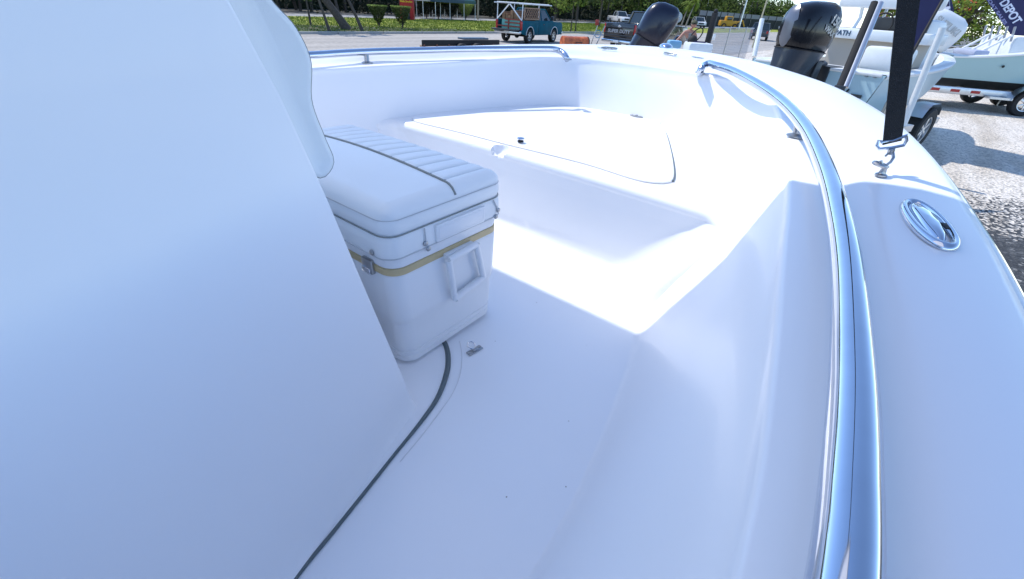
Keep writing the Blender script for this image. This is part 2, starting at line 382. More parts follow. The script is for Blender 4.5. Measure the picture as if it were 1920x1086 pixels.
def dz(A, d): return [Vector((a.x, a.y, a.z + d)) for a in A]
# gunwale cap
rows = []
rows.append(dz(L_, -.012)); rows.append(dz(lerpr(L_, F_, .03), -.003)); rows.append(dz(lerpr(L_, F_, .12), 0)); rows.append(dz(lerpr(L_, F_, .6), 0)); rows.append(F_)
def mixz(A, B, t, s):
    return [Vector((a.x + (b.x - a.x) * t, a.y + (b.y - a.y) * t, a.z + (b.z - a.z) * s)) for a, b in zip(A, B)]
for t, s_ in ((.15, .05), (.35, .22), (.55, .5), (.75, .8), (.9, .95)): rows.append(mixz(F_, C_, t, s_))
rows.append(C_)
rows.append(dz(lerpr(C_, O_, .15), .003)); rows.append(dz(lerpr(C_, O_, .5), .006)); rows.append(dz(lerpr(C_, O_, .85), .003)); rows.append(dz(lerpr(C_, O_, .97), -.001))
rows.append(dz(O_, -.008))
out = []
for i, p in enumerate(O_):
    t = (O_[min(i + 1, len(O_) - 1)] - O_[max(i - 1, 0)]); n_ = Vector((t.y, -t.x, 0)).normalized(); out.append(n_)
def off(A, d, z): return [Vector((a.x + n.x * d, a.y + n.y * d, a.z + z)) for a, n in zip(A, out)]
rows.append(off(O_, .006, -.02)); rows.append(off(O_, .008, -.05))
MB().grid(rows).build('gunwale', GEL, BOAT, ang=180)
# rub rail
MB().tube(off(O_, .014, -.036), .017, 10).build('rub_rail', WPL, BOAT)
MB().tube(off(O_, .032, -.036), .006, 8).build('rub_rail_insert', CHR, BOAT)
# liner wall
rows = [S_]
for s_, zz in ((.02, .0004), (.05, .004), (.09, .012), (.14, .028), (.2, .055), (.28, .095), (.4, .155), (.6, .24), (.8, .32), (1, .40)):
    rows.append([Vector((a.x + (b.x - a.x) * s_, a.y + (b.y - a.y) * s_, zz)) for a, b in zip(S_, M_)])
for t in (.3, .6, .9): rows.append(lerpr(M_, dz(L_, -.012), t))
rows.append(dz(lerpr(M_, L_, .97), -.02)); rows.append(dz(L_, -.012))
MB().grid(rows).build('inner_liner', GEL, BOAT, ang=180)
# sole
sx = [p for p in S_ if p.x < 2.0]
k0 = len(sx) // 2
MB().add([(p.x, p.y, 0) for p in sx], [tuple(range(len(sx)))]).build('deck_sole', GELS, BOAT, smooth=False)
# hull outside
tr = [(p.x, p.y) for p in O_]
rows = [off(O_, .004, -.05), off(O_, -.03, -.22)]
for d, z in ((-.10, -.45), (-.22, -.62)):
    rows.append([Vector((a.x + n.x * d * (1 if a.x < 3 else 1.6), a.y + n.y * d, z + max(0, a.x - 1.5) * .12)) for a, n in zip(O_, out)])
rows.append([Vector((min(a.x, 3.2 + .1 * a.x), yc(a.x) + (a.y - yc(a.x)) * .02, -.78 + max(0, a.x - 1.5) * .2)) for a in O_])
MB().grid(rows).build('hull', GEL, BOAT, ang=180)
tv = [r_[0] for r_ in rows] + [r_[-1] for r_ in rows[::-1]]
MB().add(tv, [tuple(range(len(tv)))]).build('transom', GEL, BOAT, smooth=False)
# bow platform with riser
xr = 1.655
pn = at(940, 281, .39)
prof = [(1.56, .0015), (1.60, .006), (1.63, .022), (1.641, .035), (1.646, .05), (1.650, .07), (1.652, .09)] + [(1.652 + .003 * k / 9, .11 + .019 * k) for k in range(10)] + [(xr + .002, .30 + .005 * k) for k in range(12)] + [(xr - .004, .362), (xr - .003, .378), (xr + .004, .391), (xr + .018, .399)] + [(xr + .022 + .004 * k, .40) for k in range(22)]
rows = []
cxn, czn = xr + .02, .405
for y in list(np.linspace(.06, pn.y - .09, 120)) + list(np.linspace(pn.y - .08, pn.y + .08, 70)) + list(np.linspace(pn.y + .09, 2.34, 90)):
    bow = .03 * (1 - ((y - YC) / 1.1) ** 2); r_ = []
    for x, z in prof:
        x2 = x + (bow if x > 1.6 else bow * .9)
        rr_ = .10 + .16 * (1 - z / .4); hw_ = .725 + .262 * float(np.interp(z, [0, .0004, .004, .012, .028, .055, .095, .155, .24, .32, .40], [0, .02, .05, .09, .14, .2, .28, .4, .6, .8, 1])); dw = min(y - (YC - hw_), (YC + hw_) - y)
        if dw < rr_: q_ = max(0, min(.97, (rr_ - dw) / rr_)); x2 -= rr_ * (1 - math.sqrt(1 - q_ * q_))
        dx_, dy_, dz_ = (x - cxn) / .050, (y - pn.y) / .050, (z - czn) / .050
        d_ = math.sqrt(dx_ * dx_ + dy_ * dy_ + dz_ * dz_)
        if d_ < 1 and z > .3:
            if z > .395: z = czn - .050 * math.sqrt(max(0, 1 - dx_ * dx_ - dy_ * dy_))
            else:
                q_ = max(0, 1 - dy_ * dy_ - dz_ * dz_); x2 = max(x2, min(x2 + .012, bow + cxn - .050 * math.sqrt(q_) * 0 )) ; z = min(z, czn - .050 * math.sqrt(max(0, 1 - dx_ * dx_ - dy_ * dy_)))
        r_.append((x2, y, z))
    rows.append(r_ + [(2.2, y, .40)])
RIS = MB().grid(rows).build('bow_platform', GEL, BOAT, ang=50)
rows = lerpr(M_, M_, 0)
pp = [p for p in M_ if p.x > 2.15]
MB().add([(p.x, p.y, .401) for p in pp], [tuple(range(len(pp)))]).build('bow_platform_top', GEL, BOAT, smooth=False)
# finger notch scooped out of platform edge
def boolean(o, cutter):
    md = o.modifiers.new('b', 'BOOLEAN'); md.object = cutter; md.operation = 'DIFFERENCE'; md.solver = 'EXACT'
    dg = bpy.context.evaluated_depsgraph_get(); dg.update()
    me = bpy.data.meshes.new_from_object(o.evaluated_get(dg)); o.modifiers.clear(); old = o.data; o.data = me
# hatch
hp = [at(u, v, .41) for u, v in ((800, 231), (776, 224), (774, 218), (800, 211), (870, 203), (960, 196), (1040, 191), (1100, 190), (1160, 195), (1210, 210), (1240, 232), (1254, 260), (1262, 295), (1264, 330), (1258, 339), (1235, 341), (1205, 337), (1100, 305), (950, 268), (860, 245))]
hp2 = cub([(p.x, p.y) for p in hp] + [(hp[0].x, hp[0].y)], 120)[:-1]
cen = hp2.mean(0)
def ins(P, d):
    o = []
    for i in range(len(P)):
        t = P[(i + 1) % len(P)] - P[i - 1]; n = np.array([t[1], -t[0]]); n /= np.linalg.norm(n) + 1e-9
        if np.dot(n, P[i] - cen) < 0: n = -n
        o.append(P[i] - n * d)
    return o
rows = [[(p[0], p[1], z) for p in ins(hp2, d)] for d, z in ((0, .4025), (0, .4055), (.003, .4075), (.012, .4085), (.03, .409))]
h = MB().grid(rows, closed=True); k = len(h.v) - len(hp2); h.f.append(tuple(range(k, k + len(hp2))))
HAT = h.build('hatch', GEL, BOAT, ang=60)
mat('seam_grey', (.66, .67, .69), .6)
MB().tube([(p[0], p[1], .4028) for p in ins(hp2, -.002)], .0012, 6, closed=True).build('hatch_seam', MATS['seam_grey'], HAT)
gk = cub([tuple(at(u, v, .405)) for u, v in ((1238, 231), (1249, 250), (1258, 280), (1264, 310), (1265, 332), (1262, 340))], 40)
MB().tube([Vector(p) for p in gk], [.0008 + .0032 * min(1, k / 14) for k in range(40)], 6).build('hatch_gasket', GASK, HAT)
def hinge(u, v, par, z=.416, s=1.0):
    p = at(u, v, z); m = MB()
    a = math.atan2(p.y - YC, 2.6)
    T = Matrix.Translation(p) @ Matrix.Rotation(R(90) - .0, 4, 'Z') @ Matrix.Scale(s, 4)
    m.prism([(-.036, -.012), (-.008, -.022), (.008, -.022), (.036, -.012), (.036, .012), (.008, .022), (-.008, .022), (-.036, .012)], 0, .004, 'z', .001, T)
    m.cyl((0, -.02, .004), (0, .02, .004), .005, 10, M=T)
    for sx_ in (-.022, .022):
        for sy in (-.007, .007): m.cyl((sx_, sy, .004), (sx_, sy, .0055), .004, 10, M=T)
    return m.build('hinge', STL, par)
for u, v in ((1065, 196), (1194, 218)): hinge(u, v, HAT, .411, 1.25)
p = at(976, 266, .414); m = MB().lathe([(0, .0), (.016, .0), (.016, .006)], M=Matrix.Translation(p)); m.build('latch_hole', BLK, HAT)
MB().lathe([(.005, .0), (.006, .012), (.019, .014), (.019, .018), (.014, .021), (0.001, .022)], M=Matrix.Translation(p)).build('push_latch', CHR, HAT)
for o in (HAT,):
    for ch in o.children: ch.location = (0, 0, 0)
# grab rails
def rail(px, zoff, base_px, posts):
    pts = [at(u, v, z) for u, v, z in px]
    sm = cub([tuple(p) for p in pts], 160)
    MBs = MB().tube([Vector(p) for p in sm], .0175, 20)
    o = MBs.build('grab_rail', CHR, BOAT, ang=180)
    for (u, v, zb, sp) in posts:
        b = at(u, v, zb); i = min(range(len(sm)), key=lambda i: (sm[i][0] - b.x) ** 2 + (sm[i][1] - b.y) ** 2)
        t = Vector(sm[i]); m = MB().cyl(b, t, .0115, 14); m.build('post', STL, o).location = (0, 0, 0)
        MB().lathe([(.001, 0), (.030, 0), (.030, .003), (.024, .006), (.014, .008)], M=Matrix.Translation(b)).build('post_flange', STL, o).location = (0, 0, 0)
    return o
rz = lambda x: zled(x) + .056
def railpx(L):
    r = []
    for u, v in L:
        z = .70
        for _ in range(6): z = rz(at(u, v, z).x)
        r.append((u, v, z))
    return r
LR = railpx([(1583, 1086), (1595, 900), (1599, 790), (1599, 700), (1588, 500), (1571, 400), (1545, 310), (1509, 238), (1463, 188), (1410, 152), (1365, 130), (1342, 123)])
p0 = at(*LR[0])
st = [(-1.6, -.035, .675)]
pts = [Vector((-1.6, -.04, .68)), Vector((-.9, -.085, .685)), Vector((-.3, -.1, .688))] + [at(*q) for q in LR]
e = at(1312, 137, zled(2.85) + .006); l_ = pts[-1]
pts += [at(1327, 120, l_.z - .004), at(1318, 125, l_.z - .018), at(1314, 131, (l_.z + e.z) / 2), e]
sm = cub([tuple(p) for p in pts], 260)
RAILS = MB().tube([Vector(p) for p in sm], .0205, 28).build('grab_rail', CHR, BOAT, ang=180)
def post(b, sm, par, lean=(0, 0)):
    i = min(range(len(sm)), key=lambda i: (sm[i][0] - b.x - lean[0]) ** 2 + (sm[i][1] - b.y - lean[1]) ** 2)
    MB().cyl(b, Vector(sm[i]), .014, 16).build('post', STL, par).location = (0, 0, 0)
    MB().lathe([(.001, 0), (.034, 0), (.034, .003), (.028, .006), (.0165, .010)], 28, M=Matrix.Translation(b)).build('post_flange', STL, par).location = (0, 0, 0)
zb = zled(1.9) + .002
bb = at(1494, 256, zb); post(bb, sm, RAILS)
MB().lathe([(.001, 0), (.030, 0), (.030, .003), (.022, .007)], 28, M=Matrix.Translation(e)).build('end_flange', STL, RAILS).location = (0, 0, 0)
# port rail
LP = railpx([(578, 104), (640, 100), (700, 97), (780, 95), (860, 93), (950, 92), (1010, 91.5), (1035, 92)])
q = [at(*a) for a in LP]
pts = [Vector((-1.6, 2.5, .69)), Vector((-.4, 2.53, .695)), Vector((.6, 2.54, .70))] + q
l_ = q[-1]; e = at(1064, 112, zled(2.75) + .005)
pts += [at(1048, 95, l_.z - .01), at(1058, 102, (l_.z + e.z) / 2), e]
sm2 = cub([tuple(p) for p in pts], 220)
RAILP = MB().tube([Vector(p) for p in sm2], .0185, 20).build('grab_rail', CHR, BOAT, ang=180)
MB().lathe([(.001, 0), (.030, 0), (.030, .003), (.022, .007)], 28, M=Matrix.Translation(e)).build('end_flange', STL, RAILP).location = (0, 0, 0)
bb = at(686, 98, rz(1.7)); bb.z = zled(bb.x) + .002; post(bb, sm2, RAILP)
# pop-up cleats: oval chrome
def popup(c, ang, par, s=1.0):
    T = Matrix.Translation(c) @ Matrix.Rotation(ang, 4, 'Z') @ Matrix.Scale(s, 4)
    def ov(a, b, z): return [(a * math.copysign(abs(math.cos(t)) ** .9, math.cos(t)), b * math.copysign(abs(math.sin(t)) ** .9, math.sin(t)), z) for t in [2 * math.pi * k / 48 for k in range(48)]]
    m = MB().grid([ov(.088, .0245, 0), ov(.088, .0245, .003), ov(.086, .0225, .007), ov(.081, .0185, .0085), ov(.077, .0165, .006), ov(.075, .0155, .002)], closed=True, M=T)
    o = m.build('pop_up_cleat', CHR, par, ang=180)
    m = MB().grid([ov(.073, .0125, .001), ov(.071, .0118, .005), ov(.06, .010, .0095), ov(.03, .008, .0115), ov(.001, .0005, .012)], closed=True, M=Matrix.Translation(c) @ Matrix.Rotation(ang, 4, 'Z') @ Matrix.Translation((0, .0035, 0)) @ Matrix.Scale(s * .98, 4))
    x = m.build('cleat_bar', CHR, o, ang=180); x.location = (0, 0, 0)
    x = MB().box((-.03, -.0150, .0075), (-.010, -.0085, .0095), .001, M=T).build('thumb_slot', BLK, o); x.location = (0, 0, 0)
    return o
a_, b_ = at(1713, 371, zcap(1.5) + .006), at(1776, 468, zcap(1.2) + .006)
c_ = (a_ + b_) / 2; d_ = a_ - b_
popup(Vector((c_.x, c_.y, zcap(c_.x) + .004)), math.atan2(d_.y, d_.x), BOAT, d_.length / .176)
for u, v, a in ((1142, 93, 2.2), (1256, 103, 1.2)):
    p = at(u, v, zcap(3.5) + .006)
    T = Matrix.Translation(p) @ Matrix.Rotation(a, 4, 'Z')
    m = MB()
    m.prism([(-.05, -.014), (.05, -.014), (.06, 0), (.05, .014), (-.05, .014), (-.06, 0)], 0, .004, 'z', .001, T)
    m.tube([(-.06, 0, .010), (-.03, 0, .012), (.03, 0, .012), (.06, 0, .010)], [.004, .006, .006, .004], 10, M=T)
    for s_ in (-.02, .02): m.cyl((s_, 0, .003), (s_, 0, .010), .006, 10, M=T)
    m.build('bow_cleat', STL, BOAT)
p = at(1248, 90, zcap(3.8) + .004); T = Matrix.Translation(p) @ Matrix.Rotation(.5, 4, 'Z')
MB().grid([[(.09 * k_ * math.cos(t), .055 * k_ * math.sin(t), z) for t in [2 * math.pi * i / 32 for i in range(32)]] for k_, z in ((1, 0), (1, .008), (.85, .022), (.5, .032), (.01, .035))], closed=True, M=T).build('bow_light', CHR, BOAT, ang=180)
for u, v in ((1128, 90), (1308, 108)):
    p = at(u, v, zcap(3.6) + .004)
    MB().prism([(-.05, -.01), (.05, -.01), (.05, .01), (-.05, .01)], 0, .003, 'z', .001, Matrix.Translation(p) @ Matrix.Rotation(1.1, 4, 'Z')).build('deck_plate', STL, BOAT)
# hull light-blue bow drain etc: deck ring latch
p = at(888, 660, .001); q2 = at(905, 650, .001); an = math.atan2(q2.y - p.y, q2.x - p.x)
T = Matrix.Translation(at(890, 658, .001)) @ Matrix.Rotation(an, 4, 'Z')
o = MB().box((-.03, -.011, 0), (.03, .011, .004), .0015, T).build('ring_pull', STL, BOAT)
m = MB().cyl((-.024, 0, .004), (-.024, 0, .006), .005, 10, M=T).cyl((.024, 0, .004), (.024, 0, .006), .005, 10, M=T).box((-.01, -.007, .004), (.01, .007, .009), .002, T)
m.build('ring_pull_mount', STL, o).location = (0, 0, 0)
MB().tube([(.001 * 0 + .013 * math.cos(t), .018 + .013 * math.sin(t), .014 + .006 * math.sin(t)) for t in [2 * math.pi * k / 24 for k in range(24)]], .002, 8, closed=True, M=T).build('ring', CHR, o).location = (0, 0, 0)

# console ---------------------------------------------------------
def F(z): return float(np.interp(z, [0, .1, .42, .68, .85, .98, 1.3], [.555, .54, .468, .411, .368, .322, .21]))
def yb(x):
    if x > -.13: return .574 + (x - .09) * .34
    return .499
def sec(z, g=0):
    f = F(z) ; pts = []
    for x in np.linspace(-.95, f - .012, 26): pts.append((x, yb(x) + .087 * z - g))
    y1 = yb(f) + .087 * z - g
    for t in (0, .25, .5, .75, 1): a = t * math.pi / 2; pts.append((f - .012 + .012 * math.sin(a) , y1 + .010 * (1 - math.cos(a))))
    for k in range(1, 12): pts.append((f + .015 * math.sin(math.pi * k / 12), y1 + .010 + (2 * YC - 2 * y1 - .02) * k / 12))
    return pts + [(x, 2 * YC - y) for x, y in pts[:31]][::-1]
rows = []
for z in [0, .006, .02, .05] + list(np.linspace(.1, 1.18, 24)):
    g = .022 * max(0, 1 - z / .05) ** 2
    rows.append([(x, y, z + .004) for x, y in sec(z, g)])
m = MB().grid(rows, closed=True); k = len(m.v) - len(rows[0]); m.f.append(tuple(range(k, k + len(rows[0]))))
m.build('console', GEL, BOAT, ang=60)
gl = [(550, 1090), (620, 1003), (680, 928), (740, 852), (790, 790), (818, 750), (833, 715), (840, 685), (838, 655), (828, 635)]
gp = [at(u, v, .004) for u, v in gl]
ex = [Vector((-.6, .40, .004)), Vector((-.25, .43, .004))]
tail = [Vector((gp[-1].x - .0, gp[-1].y + .08, .004)), Vector((gp[-1].x - .02, gp[-1].y + .2, .004)), Vector((gp[-1].x - .02, 1.5, .004))]
gs = cub([tuple(p) for p in ex + gp + tail], 150)
MB().tube([Vector(p) for p in gs], [.0045 + .0045 * float(np.clip((p[0] - .45) / .25, 0, 1)) for p in gs], 8).build('console_gasket', GASK, BOAT)
pad = [(p[0], p[1]) for p in gs] + [(-.6, 1.5)]
MB().add([(x, y, .0045) for x, y in pad], [tuple(range(len(pad)))]).build('console_pad', GEL, BOAT, smooth=False)
gl2 = [at(u, v, .0008) for u, v in ((862, 640), (866, 665), (863, 700), (850, 735), (825, 772), (790, 818), (750, 866))]
MB().tube([Vector(p) for p in cub([tuple(p) for p in gl2], 50)], .0014, 6, flat=.5).build('deck_seam', mat('seam_grey', (.55, .56, .58), .6), BOAT)
gl3 = [at(u, v, .0006) for u, v in ((1198, 628), (1120, 848), (1080, 930), (1010, 1090))]
MB().tube([Vector(p) for p in cub([tuple(p) for p in gl3], 50)], .0007, 6, flat=.5).build('deck_seam', MATS['seam_grey'], BOAT)
# backrest on console front
bp_ = [(.34, 1.14), (.385, 1.13), (.405, 1.06), (.432, .985), (.468, .942), (.486, .89), (.474, .82), (.488, .75), (.499, .70), (.488, .682), (.466, .672), (.435, .70), (.40, .80), (.36, .93), (.33, 1.04)]
bs = cub(bp_ + [bp_[0]], 90)[:-1]; cen = bs.mean(0)
rows = []
for y, d in ((.853, .02), (.846, .010), (.845, .003), (.849, -.001), (.858, 0), (.9, 0)): rows.append([(q_[0], y, q_[1]) for q_ in ins(bs, d)])
for k in range(1, 20): rows.append([(q_[0], .9 + .6 * k / 19, q_[1]) for q_ in ins(bs, 0)])
for y, d in ((1.542, 0), (1.551, -.001), (1.555, .003), (1.554, .010)): rows.append([(q_[0], y, q_[1]) for q_ in ins(bs, d)])
m = MB().grid(rows, closed=True); n_ = len(bs); m.f.append(tuple(range(n_))); m.f.append(tuple(range(len(m.v) - n_, len(m.v))))
o = m.build('backrest', VINYL, BOAT, ang=60)
MB().tube([(q_[0], .8495, q_[1]) for q_ in ins(bs, -.0008)], .0014, 6, closed=True).build('piping', PIPE, o).location = (0, 0, 0)
# T-top canopy shading the cockpit, its legs stand on the gunwales aft of the console
m = MB(); rows = []
X0, X1, Y0, Y1 = -2.0, 1.33, .2, 2.75
for i in range(24):
    x = X0 + (X1 - X0) * i / 23; rows.append([(x, Y0 + (Y1 - Y0) * j / 15, 2.02 + .05 * math.sin(math.pi * j / 15)) for j in range(16)])
m.grid(rows)
m.box((X0, Y0 - .01, 2.0), (X1, Y0 + .01, 2.05)).box((X0, Y1 - .01, 2.0), (X1, Y1 + .01, 2.05))
cm_ = mat('canopy_cloth', (.70, .71, .74), .8)
n_ = cm_.node_tree; tb_ = n_.nodes.new('ShaderNodeBsdfTranslucent'); tb_.inputs[0].default_value = (.80, .75, .72, 1); ms_ = n_.nodes.new('ShaderNodeMixShader'); ms_.inputs[0].default_value = .85
n_.links.new(n_.nodes['Principled BSDF'].outputs[0], ms_.inputs[1]); n_.links.new(tb_.outputs[0], ms_.inputs[2]); n_.links.new(ms_.outputs[0], n_.nodes['Material Output'].inputs[0])
m.build('canopy', cm_, BOAT)
fr = MB()
for y in (Y0, Y1):
    fr.tube([(X0, y, 2.0), (X1, y, 2.0)], .016, 10)
    g = -.2 if y < 1 else 2.6
    fr.tube([(-1.5, g, .69), (-1.0, y, 2.0)], .016, 10); fr.tube([(-1.0, g, .69), (-1.7, y, 2.0)], .016, 10)
fr.tube([(X1, Y0, 2.0), (X1, Y1, 2.0)], .016, 10); fr.tube([(X0, Y0, 2.0), (X0, Y1, 2.0)], .016, 10)
fr.build('canopy_frame', STL, BOAT)
# pad eye on gunwale
pe = at(1651, 330, zcap(1.4) + .004)
T = Matrix.Translation(pe)
o = MB().lathe([(.001, 0), (.013, 0), (.013, .004), (.008, .007), (.0055, .018), (.008, .024), (.001, .028)], 18, M=T).build('pad_eye', STL, BOAT)
o2 = MB().tube([(-.005 + .009 * math.cos(t), .012 + .013 * math.sin(t), .026 + .002 * math.sin(t)) for t in [2 * math.pi * k / 20 for k in range(20)]], .0045, 8, closed=True, M=T).build('eye', STL, o); o2.location = (0, 0, 0)
# strap
tp = Vector((X1, Y0 + .06, 2.0))
SB = atd(1672, 268, (pe - Vector((0, 0, CH))).dot(fwd) * .985)
STR = thing('canopy_tie_down_strap', 'black webbing strap hooked to the right gunwale by a steel snap hook', 'strap', tuple(pe + Vector((0, 0, .03))), world=True)
dS = (SB - Vector((0, 0, CH))).dot(fwd)
best = None
for k in range(120):
    q_ = atd(1703, 0, dS * (.7 + k * .004)); d_ = q_ - SB; e_ = SB + d_ * ((2.0 - SB.z) / d_.z)
    if best is None or abs(e_.x - X1) < best[0]: best = (abs(e_.x - X1), e_)
tp = best[1]; print('strap top', tp)
up_ = (tp - SB); L__ = up_.length
wd = rgt.copy(); wd = (wd - up_.normalized() * wd.dot(up_.normalized())).normalized(); nn = wd.cross(up_.normalized())
m = MB(); rows = []
for k in range(40):
    t = k / 39; c = SB + up_ * t; tw = .25 * math.sin(t * 2.2); a = wd * math.cos(tw) + nn * math.sin(tw); b = nn * math.cos(tw) - wd * math.sin(tw)
    hw = .0215; rows.append([c - a * hw, c - a * hw + b * .0016, c + a * hw + b * .0016, c + a * hw])
m.grid(rows, closed=True).build('webbing', WEB, STR)
m = MB(); a = wd; u_ = up_.normalized()
bc = SB
def L3(x, y): return bc + a * x + u_ * y
m.tube([L3(-.031, .012), L3(-.034, .002), L3(-.028, -.008), L3(0, -.012), L3(.028, -.013), L3(.034, -.003), L3(.031, .010), L3(.024, .008), L3(0, .004), L3(-.024, .008)], .0038, 8, closed=True)
m.build('buckle', CHR, STR)
m = MB(); hb = L3(0, -.014)
m.cyl(hb + nn * .002, hb - u_ * .012, .007, 12)
e1 = pe + Vector((0, 0, .028))
dd = (e1 - hb)
m.tube([hb - u_ * .01, hb + dd * .35 + a * .008, hb + dd * .65 + a * .012, hb + dd * .9 + a * .008, e1 + a * -.003 - u_ * .003, e1 - a * .012 + u_ * .004, e1 - a * .014 + u_ * .012], .0033, 8)
m.tube([hb - u_ * .01 - a * .006, hb + dd * .4 - a * .008], .0025, 8)
m.build('snap_hook', STL, STR)

# ------------------------------------------------------------------ cooler seat
CL = thing('cooler', 'white hard cooler with tan band and side handle standing in front of the console', 'cooler', (.86, 1.26, .006), world=True)
def rrect(x0, x1, y0, y1, r, n=8):
    pts = []
    for cx, cy, a0 in ((x1 - r, y0 + r, -90), (x1 - r, y1 - r, 0), (x0 + r, y1 - r, 90), (x0 + r, y0 + r, 180)):
        for k in range(n + 1): a = R(a0 + 90 * k / n); pts.append((cx + r * math.cos(a), cy + r * math.sin(a)))
    return pts
def rr_loft(rowsdef, name, m_, par, cap=True, ang=50):
    rows = [[(x, y, z) for x, y in rrect(x0, x1, y0, y1, r)] for x0, x1, y0, y1, r, z in rowsdef]
    m = MB().grid(rows, closed=True); n = len(rows[0])
    if cap: m.f.append(tuple(range(n))); m.f.append(tuple(range(len(m.v) - n, len(m.v))))
    return m.build(name, m_, par, ang=ang)
def cb(z, e=0):  # body outline at height
    t = z / .36; return (.640 - .020 * t - e, 1.058 + .022 * t + e, .853 + .004 * t - e, 1.660 + .008 * t + e)
rd = []
for z, e in ((.006, -.02), (.008, -.008), (.016, 0), (.0165, -.002), (.026, -.002), (.0265, 0), (.036, 0), (.0365, -.002), (.046, -.002), (.0465, 0), (.056, 0), (.0565, -.002), (.066, -.002), (.0665, 0), (.1, 0), (.17, .0), (.175, .003), (.2, .0045), (.338, .003), (.344, 0)):
    rd.append((*cb(z, e), .05, z))
CB = rr_loft(rd, 'body', PLAS, CL, ang=35)
rr_loft([(*cb(.344, -.001), .045, .344), (*cb(.345, .003), .052, .346), (*cb(.36, .003), .052, .366), (*cb(.36, -.001), .05, .369)], 'trim_band', TAN, CL)
rr_loft([(*cb(.36, 0), .05, .369), (*cb(.36, .002), .05, .376), (*cb(.36, .001), .05, .415), (*cb(.36, -.006), .05, .43), (*cb(.36, -.02), .05, .437)], 'lid', PLAS, CL)
# lid recess on starboard end
MB().box((.77, .855, .384), (.98, .862, .424), .003).build('lid_grip', PLAS, CL)
MB().box((.775, .8405, .408), (.985, .852, .462), .004).build('lid_end_panel', PLAS, CL)
MB().box((.785, .8395, .416), (.975, .8412, .454), .0015).build('lid_end_recess', PLAS, CL)
# handle
hy = .832
def hpx(u, v): return onp(u, v, (0, hy, 0), (0, 1, 0))
c1, c2, c3, c4 = hpx(841, 488), hpx(893, 458), hpx(906, 520), hpx(853, 560)
m = MB(); 
for a, b, wdt in ((c1, c4, .011), (c4, c3, .013), (c3, c2, .011), (c2, c1, .011)): m.tube([a, b], wdt, 10, flat=1)
m.build('handle', PLAS, CL, ang=60)
m = MB().box((min(c1.x, c2.x) - .0, .84, max(c1.z, c2.z) - .028), (max(c1.x, c2.x) + .0, .866, max(c1.z, c2.z) + .006), .004)
m.build('handle_bracket', PLAS, CL)
zt = max(c1.z, c2.z) - .010
for t in (.2, .5, .8):
    x = c1.x + (c2.x - c1.x) * t; MB().cyl((x, .834, zt), (x, .842, zt), .005, 10).build('screw', STL, CL)
# latch on aft face
m = MB().box((.607, .93, .335), (.622, .975, .380), .003); m.build('latch', STL, CL)
m = MB().box((.602, .936, .338), (.609, .97, .355), .002); m.build('latch_tab', CHR, CL)
# cushion
CU = thing('seat_cushion', 'padded white vinyl cushion with pleated front half snapped on top of the cooler', 'cushion', (.86, 1.26, .437), world=True)
x0, x1, y0, y1 = .612, 1.088, .852, 1.672
nx, ny = 70, 330; rows = []
XS = .868
def zt_(x, y):
    ex = min(x - x0, x1 - x); ey = min(y - y0, y1 - y); r = .045
    d = 0
    if ex < r: d += r - math.sqrt(max(0, r * r - (r - ex) ** 2))
    if ey < r: d += r - math.sqrt(max(0, r * r - (r - ey) ** 2))
    z = .552 + .020 * math.sin(math.pi * (x - x0) / (x1 - x0)) * math.sin(math.pi * (y - y0) / (y1 - y0)) - min(d, .06)
    if x > XS:
        ph = ((y - y0) % .0605) / .0605; g = abs(ph - .5) * 2
        fade = min(1, (x - XS) / .015)
        z += fade * (-.012 * g ** 7 + .0015 * (1 - g * g))
    dd = abs(x - XS)
    if dd < .012: z -= .005 * (1 - dd / .012)
    return z
for i in range(nx + 1):
    tx = i / nx; x = x0 + (x1 - x0) * (tx); rows.append([(x, y0 + (y1 - y0) * j / ny, zt_(x, y0 + (y1 - y0) * j / ny)) for j in range(ny + 1)])
# clip grid corners into a rounded outline
def clampc(p):
    x, y, z = p; r = .05; cx = min(max(x, x0 + r), x1 - r); cy = min(max(y, y0 + r), y1 - r); dx, dy = x - cx, y - cy; d = math.hypot(dx, dy)
    if d > r and abs(dx) > 1e-9 and abs(dy) > 1e-9: x, y = cx + dx / d * r, cy + dy / d * r
    return (x, y, z)
rows = [[clampc(p) for p in r_] for r_ in rows]
m = MB().grid(rows); nf = len(m.f)
yk = y0 + .0605
while yk < y1 - .02:
    m.tube([Vector((x, yk, zt_(x, yk) + .005)) for x in np.linspace(XS + .012, x1 - .004, 24)], .0019, 5); yk += .0605
ct = m.build('cushion_top', VINYL, CU, ang=180, fix=False); ct.data.materials.append(mat('stitch_grey', (.24, .28, .33), .7))
ct.data.polygons.foreach_set('material_index', [0] * nf + [1] * (len(ct.data.polygons) - nf))
if ct.data.polygons[nf // 2].normal.z < 0: ct.data.flip_normals()
rd = []
for z, e in ((.512, 0), (.50, .002), (.485, .002), (.472, -.002), (.470, -.002), (.462, .002), (.44, .004), (.415, .004), (.405, .0035)): rd.append((x0 - e, x1 + e, y0 - e, y1 + e, .05, z))
rr_loft(rd, 'cushion_side', VINYL, CU, cap=False)
def ring(z, e, r, name, m_=PIPE, n=8):
    MB().tube([(x, y, z) for x, y in rrect(x0 - e, x1 + e, y0 - e, y1 + e, .05)], r, n, closed=True).build(name, m_, CU)
ring(.470, .001, .0021, 'piping'); ring(.405, .0045, .0018, 'hem', mat('hem_grey', (.5, .52, .54), .6))
ring(.515, .0005, .0012, 'stitch_line', MATS['hem_grey'])
MB().tube([(XS, y, zt_(XS, y) + .004) for y in np.linspace(y0 + .004, y1 - .004, 60)], .0035, 8).build('seam_piping', PIPE, CU)
